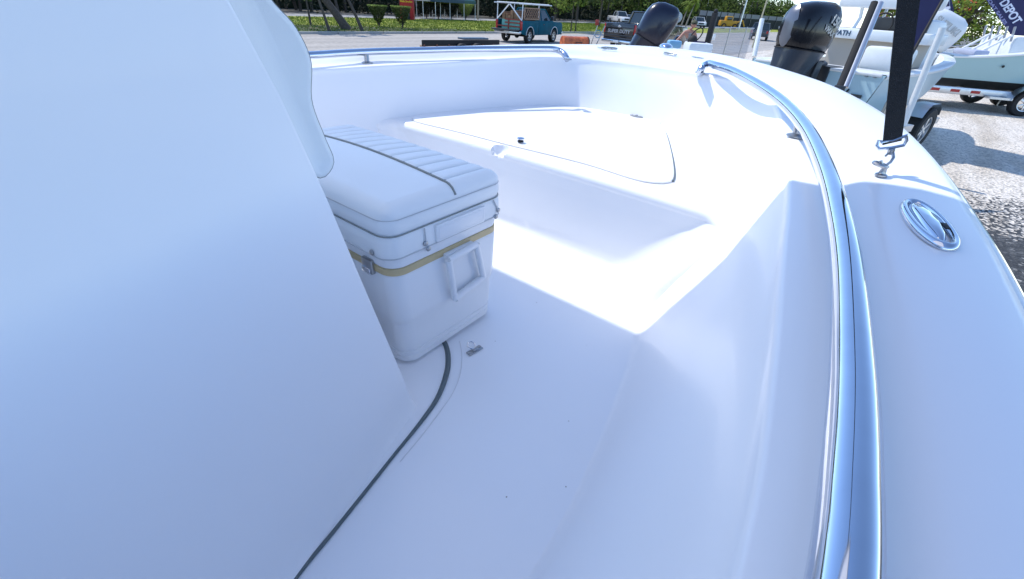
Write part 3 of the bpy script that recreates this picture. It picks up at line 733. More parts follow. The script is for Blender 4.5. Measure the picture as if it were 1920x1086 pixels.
def snap(x, y, z, n):
    q_ = Vector(n).to_track_quat('Z', 'Y').to_matrix().to_4x4()
    o = MB().lathe([(.001, 0), (.0085, 0), (.0085, .002), (.006, .0045), (.001, .0055)], 16, M=Matrix.Translation((x, y, z)) @ q_).build('snap', STL, CU)
for x, z in ((.735, .420), (.745, .40), (1.055, .425), (1.045, .405)): snap(x, y0 - .006, z, (0, -1, 0))
snap(x0 - .006, .915, .415, (-1, 0, 0))
MB().tube([(.735, y0 - .006, .466), (.736, y0 - .007, .44), (.737, y0 - .007, .42)], .002, 6).build('snap_strap', MATS['hem_grey'], CU)
MB().tube([(1.03, y0 - .005, .466), (1.045, y0 - .007, .44), (1.055, y0 - .007, .42)], .002, 6).build('snap_strap', MATS['hem_grey'], CU)

# ================================================================== VEHICLES AND BACKGROUND
def wheel(par, x, y, r, wd=.22, rimm=ALU, name='wheel'):
    M_ = Matrix.Translation((x, y, r)) @ Matrix.Rotation(R(90), 4, 'X')
    o = MB().lathe([(r * .62, -wd / 2), (r * .93, -wd / 2), (r, -wd / 2 + .03), (r, wd / 2 - .03), (r * .93, wd / 2), (r * .62, wd / 2), (r * .60, 0)], 28, M=M_, cap=False).build(name, BLK, par)
    s_ = 1 if y < 0 else -1
    m = MB().lathe([(r * .62, -wd * .4), (r * .62, wd * .46), (r * .56, wd * .44), (r * .54, wd * .2)], 28, M=M_ if s_ > 0 else M_ @ Matrix.Rotation(math.pi, 4, 'X'), cap=False)
    T = M_ if s_ > 0 else M_ @ Matrix.Rotation(math.pi, 4, 'X')
    for k in range(6):
        m.prism([(-r * .06, r * .1), (r * .06, r * .1), (r * .09, r * .56), (-r * .09, r * .56)], wd * .28, wd * .42, 'z', .004, T @ Matrix.Rotation(k * math.pi / 3, 4, 'Z'))
    m.lathe([(.001, wd * .45), (r * .14, wd * .42), (r * .16, wd * .3)], 14, M=T, cap=False)
    m.build('rim', rimm, o); return o
def arch_profile(xs, zbot, top, r):
    pts = []
    for x in xs:
        pts += [(x + r * math.cos(a), zbot + max(0, r * math.sin(a))) for a in [math.pi * k / 8 for k in range(8, -1, -1)]]
    return pts
def car(name, label, cat, loc, rz, paint, L=4.8, W=1.9, H=1.7, kind='suv', hood=1.0, group=None, grille=True):
    t = thing(name, label, cat, loc, rz, group)
    r = .36; wx = (-L * .30, L * .31); belt = H * .60; h2 = L / 2
    low = [(-h2, .38)] + arch_profile(wx, .38, 0, r + .05) + [(h2 - .05, .38), (h2, .55), (h2 - .04, hood * .8), (h2 - .25, hood), (L * .20, belt), (-h2 + .12, belt), (-h2, belt - .15)]
    MB().prism(low, -W / 2, W / 2, 'y', .05).build('body', paint, t, ang=35)
    if kind == 'suv': cab = [(-h2 + .12, belt - .02), (-h2 + .30, H - .07), (L * .05, H - .04), (L * .21, belt - .02)]
    elif kind == 'sedan': cab = [(-h2 + .45, belt - .02), (-L * .22, H - .04), (L * .02, H - .04), (L * .2, belt - .02)]
    else: cab = [(-L * .12, belt - .02), (-L * .10, H - .04), (L * .08, H - .04), (L * .20, belt - .02)]
    m = MB(); bb = W / 2 - .06; tt = W / 2 - .24
    vs = [(x, -(bb if i in (0, 3) else tt), z) for i, (x, z) in enumerate(cab)] + [(x, (bb if i in (0, 3) else tt), z) for i, (x, z) in enumerate(cab)]
    m.add(vs, [(0, 1, 2, 3), (7, 6, 5, 4), (0, 4, 5, 1), (1, 5, 6, 2), (2, 6, 7, 3)]); m.build('windows', GLASS, t, smooth=False)
    m = MB()
    x0_, x1_ = cab[1][0] - .03, cab[2][0] + .03
    m.box((x0_, -tt - .02, H - .06), (x1_, tt + .02, H), .025)
    for s_ in (-1, 1):
        m.tube([(cab[0][0], s_ * bb, belt - .02), (cab[1][0], s_ * tt, H - .04)], .045, 6); m.tube([(cab[3][0], s_ * bb, belt - .02), (cab[2][0], s_ * tt, H - .04)], .035, 6)
        mx_ = (cab[0][0] + cab[3][0]) / 2; m.tube([(mx_, s_ * bb, belt - .02), (mx_, s_ * tt, H - .04)], .035, 6)
    m.build('roof', paint, t)
    for x in wx:
        for y in (-W / 2 + .12, W / 2 - .12): wheel(t, x, y, r, .22)
    for s_ in (-1, 1):
        MB().box((h2 - .12, s_ * (W / 2 - .34) - .2, hood * .70), (h2 + .005, s_ * (W / 2 - .34) + .2, hood * .86), .03).build('headlight', WPL, t)
        MB().box((-h2 - .01, s_ * (W / 2 - .16) - .1, belt - .32), (-h2 + .08, s_ * (W / 2 - .16) + .1, belt - .08), .02).build('taillight', RED, t)
    if grille: MB().box((h2 - .05, -.5, hood * .62), (h2 + .012, .5, hood * .88), .02).build('grille', CHAR, t)
    MB().box((h2 - .1, -W / 2 + .05, .36), (h2 + .06, W / 2 - .05, .52), .04).build('bumper', CHAR, t)
    MB().box((-h2 - .05, -W / 2 + .05, .38), (-h2 + .1, W / 2 - .05, .58), .04).build('bumper', CHAR, t)
    MB().box((-h2 - .012, -.17, .78), (-h2, .17, .90)).build('number_plate', WPL, t)
    for s_ in (-1, 1): MB().box((cab[3][0] - .28, s_ * (W / 2 + .07) - .07, belt), (cab[3][0] - .12, s_ * (W / 2 + .07) + .07, belt + .15), .03).build('mirror', paint, t)
    return t
SILVC = mat('silver_car_paint', (.42, .44, .46), .3, metal=.5, coat=.5)
WHC = mat('white_car_paint', (.75, .76, .77), .3, coat=.6)
GRYC = mat('dark_grey_car_paint', (.035, .04, .045), .3, coat=.7)
def g(u, v): q_ = at(u, v, GZ); return (q_.x, q_.y, GZ)
c_ = at(1421, 75, GZ); car('suv', 'dark grey SUV driving away along the road beyond the chain-link fence', 'car', (c_.x, c_.y, GZ + .004), R(10), GRYC, 4.7, 1.95, 1.75)
c_ = at(1308, 52, GZ); car('suv', 'white SUV facing the road, parked left of the yellow machine', 'car', (c_.x, c_.y, GZ), R(-150), WHC, 4.8, 1.95, 1.8)
c_ = at(1466, 59, GZ); car('sedan', 'small silver car far down the road behind the dark outboard motor', 'car', (c_.x, c_.y, GZ), R(-170), SILVC, 4.6, 1.8, 1.45, 'sedan', .85)
c_ = at(1160, 44.5, GZ); car('pickup_truck', 'white pickup facing the road under the trees behind the black truck', 'truck', (c_.x, c_.y, GZ), R(-125), WHC, 5.4, 2.0, 1.85, 'pickup')
c_ = at(1180, 46, GZ); car('sedan', 'silver car parked right beside the white pickup under the trees', 'car', (c_.x, c_.y, GZ), R(-135), SILVC, 4.6, 1.8, 1.45, 'sedan', .85)
c_ = at(1200, 48, GZ); car('suv', 'grey SUV parked under the trees, rightmost of the row behind the black truck', 'car', (c_.x, c_.y, GZ), R(-140), mat('mid_grey_car_paint', (.12, .14, .16), .3, coat=.6), 4.6, 1.9, 1.7)

# --- teal pickup with contractor rack
def pickup_shell(t, paint, L, W, belt, hood, H, wr, wx, bedx):
    h2 = L / 2; zb = .42
    side = [(bedx, zb)] + [p_ for p_ in arch_profile([wx[1]], zb, 0, wr + .06)] + [(h2 - .03, zb + .02), (h2, .6), (h2 - .03, hood - .14), (h2 - .18, hood - .02), (h2 - 1.25, hood + .03), (h2 - 1.3, belt), (bedx, belt)]
    MB().prism(side, -W / 2, W / 2, 'y', .05, seg=3).build('body', paint, t, ang=35)
    bed = [(-h2 + .05, zb + .08)] + arch_profile([wx[0]], zb + .0, 0, wr + .06) + [(bedx - .02, zb), (bedx - .02, belt - .02), (-h2 + .05, belt - .02)]
    for s_ in (-1, 1): MB().prism(bed, s_ * W / 2 - s_ * .09, s_ * W / 2, 'y', .02).build('bed_side', paint, t, ang=35)
    MB().box((-h2 + .05, -W / 2 + .09, .62), (bedx - .02, W / 2 - .09, .68)).build('bed_floor', CHAR, t)
    m = MB(); bb, tt = W / 2 - .07, W / 2 - .24
    cab = [(bedx + .04, belt - .02), (bedx + .12, H - .05), (bedx + 1.0, H - .03), (bedx + 1.62, belt - .02)]
    vs = [(x, -(bb if i in (0, 3) else tt), z) for i, (x, z) in enumerate(cab)] + [(x, (bb if i in (0, 3) else tt), z) for i, (x, z) in enumerate(cab)]
    m.add(vs, [(0, 1, 2, 3), (7, 6, 5, 4), (0, 4, 5, 1), (1, 5, 6, 2), (2, 6, 7, 3)]); m.build('windows', GLASS, t, smooth=False)
    m = MB().box((cab[1][0] - .04, -tt - .03, H - .07), (cab[2][0] + .05, tt + .03, H), .03)
    for s_ in (-1, 1):
        m.tube([(cab[0][0], s_ * bb, belt - .03), (cab[1][0], s_ * tt, H - .04)], .07, 8); m.tube([(cab[3][0], s_ * bb, belt - .03), (cab[2][0], s_ * tt, H - .04)], .04, 8)
        m.tube([(cab[0][0] + .35, s_ * bb, belt - .03), (cab[1][0] + .3, s_ * tt, H - .04)], .04, 8)
    m.build('roof', paint, t)
    for x in wx:
        for y in (-W / 2 + .13, W / 2 - .13): wheel(t, x, y, wr, .25)
    for s_ in (-1, 1):
        for x in wx:
            MB().tube([(x + (wr + .075) * math.cos(a), s_ * (W / 2 + .004), zb + (wr + .075) * math.sin(a)) for a in [math.pi * k / 14 for k in range(15)]], .022, 6).build('arch_trim', WPL if paint is TEAL else CHR, t)
        MB().box((-h2 + .03, s_ * (W / 2 - .06) - .06, belt - .5), (-h2 + .12, s_ * (W / 2 - .06) + .066, belt - .06), .015).build('taillight', RED, t)
        MB().box((bedx + 1.30, s_ * (W / 2 + .13) - .1, belt + .02), (bedx + 1.42, s_ * (W / 2 + .13) + .1, belt + .26), .03).build('mirror', CHAR, t)
        MB().box((h2 - .12, s_ * (W / 2 - .25) - .2, hood - .30), (h2 + .01, s_ * (W / 2 - .25) + .2, hood - .14), .02).build('headlight', WPL, t)
        MB().box((bedx + .5, s_ * (W / 2 + .003) - .012, belt - .22), (bedx + .68, s_ * (W / 2 + .003) + .012, belt - .18), .005).build('door_handle', CHAR, t)
    for x in (bedx + .03, bedx + 1.45):
        MB().tube([(x, -W / 2 - .001, zb + .12), (x, -W / 2 - .001, belt)], .006, 5).build('door_gap', CHAR, t)
    MB().box((-h2 - .14, -W / 2 + .02, .46), (-h2 + .08, W / 2 - .02, .62), .04).build('rear_bumper', CHR, t)
    MB().box((-h2 - .155, -.17, .49), (-h2 - .14, .17, .59)).build('number_plate', WPL, t)
    MB().box((h2 - .08, -W / 2 + .02, .42), (h2 + .1, W / 2 - .02, .62), .04).build('front_bumper', CHR, t)
    m = MB(); 
    m.cyl((wx[0], -W / 2 + .2, wr), (wx[0], W / 2 - .2, wr), .06, 8).ball((wx[0], 0, wr), .16).box((-h2 + .3, -.5, .44), (h2 - .5, -.4, .54)).box((-h2 + .3, .4, .44), (h2 - .5, .5, .54))
    m.build('chassis', BLK, t)
bk = at(988, 81.5, GZ); th = R(2)
TP = thing('pickup_truck', 'teal pickup truck with a white ladder rack and mint boards in its open bed', 'truck', (bk.x + 1.5 * math.cos(th) - .85 * math.sin(th), bk.y + 1.5 * math.sin(th) + .85 * math.cos(th), GZ + .004), th)
pickup_shell(TP, TEAL, 5.0, 1.92, 1.18, 1.12, 1.78, .37, (-1.5, 1.45), -.55)
TP.scale = (.93, 1, 1)
MB().box((-3.05, -.86, .63), (-2.46, .86, .70), .01).build('tailgate', CHAR, TP)
m = MB()
for z in (.80, .98, 1.14): m.box((-2.46, -.84, z), (-2.42, .3 if z > .9 else .84, z + .07))
m.box((-2.47, .0, .7), (-2.41, .06, 1.22)); m.build('slatted_bed_gate', mat('red_brown_wood', (.33, .07, .045), .7, noise=.3), TP)
m = MB().box((-2.40, -.75, .70), (-2.35, .55, 1.16)); m.build('mint_board', GRN, TP)
m = MB().box((-2.2, -.8, .7), (-1.6, -.25, 1.35), .02); m.build('storage_box', mat('cream_paint', (.6, .55, .42), .6), TP)
m = MB()
for y in (-.9, .9):
    m.tube([(-2.4, y, 1.2), (-2.4, y, 1.95)], .03, 6); m.tube([(-.6, y, 1.2), (-.6, y, 1.95)], .03, 6)
    m.tube([(-2.75, y, 1.97), (.9, y, 1.97)], .035, 6)
for x in (-2.4, -1.5, -.6, .5): m.tube([(x, -.95, 2.0), (x, .95, 2.0)], .03, 6)
m.build('ladder_rack', WPL, TP)
m = MB().tube([(-2.42, .9, 1.15), (-2.42, 0.05, 1.92)], .035, 6).tube([(-2.42, -.9, 1.15), (-2.42, 0, 1.92)], .035, 6); m.build('rack_brace', WPL, TP)
m = MB()
for x in (-2.2, -.55): m.box((x - .03, -.95, 1.22), (x + .03, -.91, 1.78))
for z in (1.22, 1.75): m.box((-2.2, -.95, z), (-.55, -.91, z + .05))
for k in range(9):
    x = -2.2 + k * .2
    m.tube([(x, -.93, 1.26), (min(x + .4, -.55), -.93, 1.26 + (min(x + .4, -.55) - x) * 1.2)], .016, 5); m.tube([(x, -.93, 1.74), (min(x + .4, -.55), -.93, 1.74 - (min(x + .4, -.55) - x) * 1.2)], .016, 5)
m.build('lattice_panel', WOOD, TP)
MB().box((-2.2, -.90, 1.2), (-.6, -.89, 1.8)).build('lattice_backing', DARKC, TP)
m = MB()
for k in range(7): m.box((-2.35 + .03 * (k % 3), -.80 + k * .2, 1.05), (-.75, -.63 + k * .2, 1.35 + .09 * (k * 5 % 4)), .01)
m.build('timber_load', mat('brown_timber', (.30, .17, .09), .8, noise=.45, nscale=9), TP)
# black super duty
tb = at(1129, 95, GZ); th = R(-8)
SD = thing('pickup_truck', 'black heavy-duty pickup truck seen from behind with lettering across its tailgate', 'truck', (tb.x + 2.9 * math.cos(th) + .95 * math.sin(th), tb.y + 2.9 * math.sin(th) - .95 * math.cos(th), GZ + .004), th)
BLKP = mat('black_car_paint', (.012, .013, .015), .18, coat=.8)
pickup_shell(SD, BLKP, 5.9, 2.03, 1.42, 1.38, 2.0, .42, (-1.75, 1.85), -.75)
MB().box((-2.95, -.92, .72), (-2.88, .92, 1.40), .02).build('tailgate', BLKP, SD)
MB().box((-2.965, -.88, 1.18), (-2.94, .88, 1.24), .01).build('tailgate_trim', CHAR, SD)
MB().box((-2.965, -.88, .80), (-2.94, .88, .86), .01).build('tailgate_trim', CHAR, SD)
MB().lathe([(.001, 0), (1, 0), (1, .3), (.9, .6), (.001, .7)], 24, M=Matrix.Translation((-2.955, 0, 1.25)) @ Matrix.Rotation(R(-90), 4, 'Y') @ Matrix.Diagonal((.045, .11, .02, 1))).build('oval_emblem', ALU, SD)
lettering('tailgate_lettering', 'SUPER DUTY', .22, mat('grey_lettering', (.35, .36, .38), .4), SD, (-2.958, 0, 1.02), (0, -1, 0), (0, 0, 1), .004, 1.15)
# low black flatbed trailer
a_ = at(791, 75, -.30); b_ = at(936, 75, -.30); th = math.atan2(b_.y - a_.y, b_.x - a_.x); L_t = (b_ - a_).length
UT = thing('utility_trailer', 'low black utility trailer with rusty side stakes behind the left gunwale', 'trailer', (a_.x, a_.y, GZ), th)
MB().box((0, -.03, .50), (L_t, .03, .70), .01).build('side_rail', BLK, UT)
MB().box((1.2, 1.5, .36), (L_t, 1.56, .46), .01).build('side_rail', BLK, UT)
MB().box((.9, 0, .34), (L_t, 1.55, .40), .01).build('deck', WOOD, UT)
RST = mat('rusty_steel', (.22, .09, .06), .8, noise=.3)
for k in range(int(L_t / .55) + 1): MB().box((.03 + k * .55, -.06, .30), (.09 + k * .55, -.03, .56)).build('stake', RST, UT, smooth=False)
MB().box((L_t * .52, .05, .70), (L_t * .86, .45, .76), .02).build('toolbox_lid', mat('blue_grey_paint', (.06, .10, .14), .5), UT)
for x in (L_t * .45, L_t * .45 + .75): wheel(UT, x, -.15, .3, .2, ALU)
MB().tube([(L_t, .8, .37), (L_t + 1.0, .8, .37)], .05, 8).build('drawbar', BLK, UT)
# orange barrel smoker
oc = at(1075, 96, GZ)
OB = thing('barrel_smoker', 'rusty orange steel barrel lying on a stand beside the teal pickup', 'barrel', (oc.x, oc.y, GZ - .0), R(-30))
MB().lathe([(.25, -.75), (.28, -.74), (.285, -.5), (.275, -.48), (.275, .48), (.285, .5), (.28, .72), (.25, .74)], 28, M=Matrix.Translation((0, 0, .42)) @ Matrix.Rotation(R(90), 4, 'Y')).build('barrel', ORG, OB)
MB().lathe([(.001, .735), (.24, .735), (.285, .74), (.29, .77), (.28, .79), (.001, .77)], 28, M=Matrix.Translation((0, 0, .42)) @ Matrix.Rotation(R(90), 4, 'Y')).build('end_cap', BLK, OB)
for x in (-.6, .6):
    for y in (-.25, .25): MB().cyl((x, y * 1.3, 0), (x, y, .25), .03, 8).build('leg', BLK, OB)
MB().tube([(-.1, -.34, .40), (-.1, -.40, .44), (.25, -.40, .44), (.25, -.34, .40)], .018, 6).build('handle', BLK, OB)
# trimmer/bike-like stand between barrel and truck
bc_ = at(1112, 97, GZ)
BT = thing('string_trimmer_stand', 'thin metal stand holding garden tools left of the black truck', 'tool stand', (bc_.x, bc_.y, GZ), R(0))
sidev = Vector((rgt.x, rgt.y, 0)).normalized()
m = MB().tube([sidev * -.25, sidev * .1 + Vector((0, 0, 1.45))], .022, 6).tube([sidev * .0, sidev * .45 + Vector((0, 0, 1.25))], .03, 6); m.build('poles', STL, BT)
MB().tube([sidev * (.12 + .16 * math.cos(a)) + Vector((0, 0, .85 + .18 * math.sin(a))) for a in [2 * math.pi * k / 16 for k in range(16)]], .02, 6, closed=True).build('blue_loop', mat('blue_plastic', (.05, .25, .4), .5), BT)
MB().box((-.08, -.08, 1.25), (.08, .08, 1.5), .02).build('engine_head', mat('red_plastic', (.3, .03, .02), .5), BT)

# ------------------------------------------------------------------ outboards
def sup(a, b, z, cx=0, n=32, e=.7, rake=0):
    r_ = []
    for k in range(n):
        t = 2 * math.pi * k / n; c, s_ = math.cos(t), math.sin(t)
        r_.append((cx + a * math.copysign(abs(c) ** e, c), b * math.copysign(abs(s_) ** e, s_), z + rake * c))
    return r_
def outboard(par, cm, lm, T, trim=None, lettertxt=None, lcol=None, scale=1.0):
    # local: x forward (towards transom), z up, origin at cowling base centre
    T = T @ Matrix.Scale(scale, 4)
    rows = [sup(.30, .20, -.02, .0), sup(.40, .255, .02, .0), sup(.44, .275, .12, .0), sup(.46, .28, .25, 0, rake=.01), sup(.47, .275, .38, 0, rake=.02), sup(.45, .255, .50, -.0, rake=.04), sup(.39, .215, .59, -.01, rake=.05), sup(.28, .15, .645, -.02, rake=.04), sup(.12, .06, .665, -.03, rake=.015), sup(.005, .004, .667, -.03)]
    m = MB().grid(rows, closed=True, M=T); m.f.append(tuple(range(32)))
    o = m.build('outboard_motor', cm, par, ang=180)
    if par.get('_w') is None: pass
    rows = [sup(.41, .262, .015, 0), sup(.40, .25, -.04, -.01), sup(.36, .22, -.16, -.04), sup(.31, .17, -.36, -.10), sup(.24, .13, -.62, -.14), sup(.19, .07, -.95, -.16), sup(.2, .05, -1.15, -.16)]
    x = MB().grid(rows, closed=True, M=T).build('leg_cover', lm, o, ang=180)
    x = MB().tube([T @ Vector(p) for p in sup(.418, .268, .018, 0)], .008 * scale, 6, closed=True).build('cowl_seam', BLK, o)
    m = MB().box((.18, -.13, -.34), (.42, .13, -.12), .02, T).box((.30, -.17, -.75), (.44, -.10, -.1), .015, T).box((.30, .10, -.75), (.44, .17, -.1), .015, T)
    m.tube([T @ Vector(p) for p in ((.42, -.12, -.15), (.6, -.1, -.12), (.68, 0, -.10), (.6, .1, -.12), (.42, .12, -.15))], .028 * scale, 8)
    m.tube([T @ Vector(p) for p in ((.40, 0, -.2), (.55, 0, -.35), (.5, 0, -.6))], .02 * scale, 8)
    m.build('bracket', CHAR if cm is not WPL else SILV, o)
    x = MB().lathe([(.001, -.35), (.05, -.3), (.05, .1), (.02, .22)], 12, M=T @ Matrix.Translation((-.2, 0, -1.22)) @ Matrix.Rotation(R(90), 4, 'Y')).build('gearcase', lm, o)
    if lettertxt:
        for s_ in (-1, 1):
            def P_(x, y, z): return T @ Vector((x, y, z))
            for txt, sz, xx, zz, rot in lettertxt:
                X = (T.to_3x3() @ Vector((-s_ * math.cos(rot), 0, math.sin(rot)))).normalized()
                Y = (T.to_3x3() @ Vector((s_ * math.sin(rot), 0, math.cos(rot)))).normalized()
                lettering('lettering', txt, sz * scale, lcol, o, P_(xx, s_ * .284, zz), X if s_ < 0 else X, Y, .003, 1.0)
    return o

def hull(par, T, L, W, zk, zs0, zs1, m_hull, bottom=None, zchine=.35, name='hull', flare=.2):
    rows = []; rb = []
    N = 36; K = []
    for i in range(N + 1):
        t = i / N; x = L * t; b = W / 2 * (1 - t ** 2.6) ** .75 if t < 1 else 0.0
        zs = zs0 + (zs1 - zs0) * t ** 1.6; bc = b * (.86 - flare * t); zc = zk + zchine + .25 * t ** 3 + .0; kz = zk + (.7 * (zs - zk)) * max(0, (t - .75) / .25) ** 2
        K.append((x, b, zs, bc, zc, kz))
    for s_ in (1, -1):
        rs = [[T @ Vector((x + .0, s_ * (bc + (b - bc) * q_ ** .8), zc + (zs - zc) * q_)) for q_ in (0, .25, .5, .75, .93, 1)] for x, b, zs, bc, zc, kz in K]
        rows.append(rs)
        rb.append([[T @ Vector((x, s_ * bc * q_, kz + (zc - kz) * q_ ** 1.2)) for q_ in (0, .33, .66, 1)] for x, b, zs, bc, zc, kz in K])
    m = MB()
    for r_ in rows: m.grid(r_)
    x, b, zs, bc, zc, kz = K[0]
    m.add([T @ Vector(p) for p in ((0, b, zs), (0, bc, zc), (0, 0, kz), (0, -bc, zc), (0, -b, zs))], [(0, 1, 2, 3, 4)])
    m.build(name, m_hull, par, ang=40)
    m = MB()
    for r_ in rb: m.grid(r_)
    m.build('bottom', bottom or m_hull, par, ang=40)
    # deck rim and interior
    m = MB()
    for s_ in (1, -1):
        m.grid([[T @ Vector((x, s_ * (b + .012), zs - .05)), T @ Vector((x, s_ * (b + .02), zs - .01)), T @ Vector((x, s_ * b, zs + .012)), T @ Vector((x - .02 * (b < .1), s_ * max(b - .2, 0), zs + .012)), T @ Vector((x, s_ * max(b - .22, 0), zs - .03)), T @ Vector((x, s_ * max(b - .24, 0), zs - .38))] for x, b, zs, bc, zc, kz in K])
    m.build('gunwale', WPL, par, ang=50)
    m = MB(); vs = [T @ Vector((x, max(b - .2, 0), zs - .36)) for x, b, zs, *_ in K] + [T @ Vector((x, -max(b - .2, 0), zs - .36)) for x, b, zs, *_ in K[::-1]]
    m.add(vs, [tuple(range(len(vs)))]); m.build('deck', WPL, par, smooth=False)
    return K
I4 = Matrix.Identity(4)
# --- neighbour bay boat with black outboard
NB_C = Vector((10.15, 1.12, GZ)); NB_A = R(-19)
NB = thing('bay_boat', 'ice blue and white bay boat with a black outboard on a trailer just ahead', 'boat', tuple(NB_C + Vector((0, 0, .45))), NB_A)
z0 = -.45
hull(NB, I4, 5.9, 2.3, 0.0, .92, 1.12, ICE, ICE, .28)
MB().box((-.02, -1.10, .885), (.85, 1.10, .93), .015).build('aft_deck', WPL, NB)
MB().box((-.04, -.30, .70), (.42, .30, .945)).build('engine_well', CHAR, NB)
m = MB().box((-.03, -.95, .55), (-.012, -.78, .60)).build('transom_vent', CHAR, NB)
MB().tube([(-.02, -.72, .66), (-.05, -.70, .60), (-.03, -.72, .52), (-.05, -.71, .40), (-.03, -.75, .22)], [.012, .02, .012, .035, .008], 8).build('transom_rope', BLK, NB)
MB().box((-.03, -.42, .28), (-.01, -.30, .52), .01).build('trim_bracket', CHAR, NB)
m = MB()
for y in (-1.05, -.93): m.tube([(-.02, y + .02, .88), (-.06, y + .02, .885), (-.02, y + .06, .88)], .01, 6)
m.build('cleat', STL, NB)
EM = outboard(NB, GBLK, mat('blue_black_paint', (.025, .035, .055), .4, coat=.4), Matrix.Translation((-.62, 0.02, 1.15)) @ Matrix.Rotation(R(-11), 4, 'Z') @ Matrix.Rotation(R(4), 4, 'Y'), None,
    [('150', .16, .16, .43, R(-18)), ('VMAX', .10, .10, .30, R(-18))], SILV, 1.06)
# silver side/aft badge panel on cowling
T = Matrix.Translation((-.62, 0.02, 1.15)) @ Matrix.Rotation(R(-11), 4, 'Z') @ Matrix.Rotation(R(4), 4, 'Y')
rows = []
for i in range(14):
    z = .03 + i * .043; f = math.sin(math.pi * i / 13); 
    a = np.interp(z, [.02, .12, .25, .38, .5, .59, .645], [.40, .44, .46, .47, .45, .39, .28]) * 1.06
    hw = .02 + .11 * f ** .6
    rows.append([T @ Vector((-a * (1 - (y_ / .34) ** 2 * .5) - .012, y_, z * 1.06 + .012 - .02)) for y_ in np.linspace(-hw, hw, 8)])
MB().grid(rows).build('cowl_panel', mat('dark_silver', (.17, .18, .21), .3, metal=.4), EM, ang=180)
MB().lathe([(.001, 0), (.05, 0), (.05, .01), (.001, .012)], 20, M=T @ Matrix.Translation((-.475, 0, .46)) @ Matrix.Rotation(R(-80), 4, 'Y')).build('round_emblem', mat('blue_badge', (.02, .05, .2), .4), EM)
def con(lo, hi, nm, m_, b=.03): return MB().box(lo, hi, b).build(nm, m_, NB)
con((1.9, -.75, .55), (2.5, .75, 1.36), 'leaning_post', TANV)
con((1.75, -.92, 1.34), (2.6, .92, 1.52), 'leaning_post_seat', WPL)
con((1.8, -.85, 1.86), (2.02, .85, 2.15), 'leaning_post_backrest', WPL, .06)
m = MB()
for y in (-.62, .45): m.tube([(1.95, y, 1.5), (2.05, y, 1.7), (1.95, y, 1.9)], .035, 8)
m.build('backrest_frame', WPL, NB)
con((1.0, -.95, .9), (1.5, -.28, 1.28), 'jump_seat', WPL, .06)
con((3.0, -.45, .5), (3.9, .45, 1.75), 'console', WPL, .1)
lettering('lettering', 'PATH', .12, mat('blue_lettering', (.02, .06, .12), .5), NB, (1.745, .52, 1.43), (0, -1, 0), (0, 0, 1))
m = MB().box((2.72, -.5, 1.5), (2.8, .5, 1.75), .02); m.build('dashboard', CHAR, NB)
m = MB().tube([(2.6, .25 + .19 * math.cos(a), 1.62 + .19 * math.sin(a)) for a in [2 * math.pi * k / 20 for k in range(20)]], .016, 6, closed=True); m.build('steering_wheel', BLK, NB)
m = MB()
for y in (-.6, .6):
    m.tube([(2.1, y * .55, 1.5), (2.1, y * .55, 2.2), (2.2, y * .55, 3.1)], .03, 8); m.tube([(2.75, y * .55, .6), (2.75, y * .55, 2.0), (2.7, y * .55, 3.1)], .03, 8)
m.box((1.6, -.95, 3.1), (3.8, .95, 3.16), .03)
m.build('t_top', ALU, NB)
# shallow-water anchor pole on the transom
a0 = at(1574, 163, .25)
pl_ = thing('anchor_pole', 'tall black and silver shallow-water anchor pole on the transom of the ice blue boat', 'anchor', tuple(a0), world=True)
dpt = (a0 - Vector((0, 0, CH))).dot(fwd)
tp1 = atd(1640, 4, dpt * 1.02)
MB().tube([a0, tp1], .045, 8, flat=.6).build('blade_housing', BLK, pl_)
dv = Vector((.02, -.075, 0)); MB().tube([a0 + dv, tp1 + dv], .04, 8, flat=.6).build('arm', ALU, pl_)
MB().box(a0 - Vector((.06, .08, .12)), a0 + Vector((.08, .06, .02)), .01).build('mount', CHAR, pl_)
# trailer of neighbour boat
NT = thing('boat_trailer', 'galvanised trailer with white guide posts under the ice blue boat', 'trailer', tuple(NB_C), NB_A)
for y in (-.95, .95): MB().box((0, y - .04, .30), (4.4, y + .04, .42), .01).build('frame_beam', ALU, NT)
for x in (.05, 1.6, 4.2): MB().box((x, -.95, .31), (x + .08, .95, .40)).build('cross_beam', ALU, NT)
for y in (-1.18, 1.18):
    wheel(NT, 2.3, y * 1.06, .40, .27)
    s_ = 1 if y > 0 else -1
    MB().grid([[(2.3 + .44 * math.cos(a), y * 1.04 + d * .14, .56 + .31 * min(math.sin(a) * 1.15, 1)) for a in [math.pi * k / 12 for k in range(1, 12)]] for d in (-1, 0, 1)]).build('fender', ICE if False else ALU, NT)
gpR0 = onp(1693, 236, (9.5, 0, 0), (1, .0, 0)); gpR1 = onp(1768, 52, (9.5, 0, 0), (1, .0, 0))
NTi = Matrix.Translation(NB_C) @ Matrix.Rotation(NB_A, 4, 'Z'); NTi = NTi.inverted()
MB().tube([NTi @ gpR0, NTi @ gpR1], .045, 12).build('guide_post', WPL, NT)
MB().box((NTi @ gpR0) + Vector((-.05, -.05, -.1)), (NTi @ gpR0) + Vector((.3, .05, .0))).build('guide_bracket', ALU, NT)
gl0 = atd(1414, 106, 9.0); gl1 = atd(1429, 36, 8.9)
MB().tube([NTi @ gl0, NTi @ gl1], .045, 12).build('guide_post', WPL, NT)
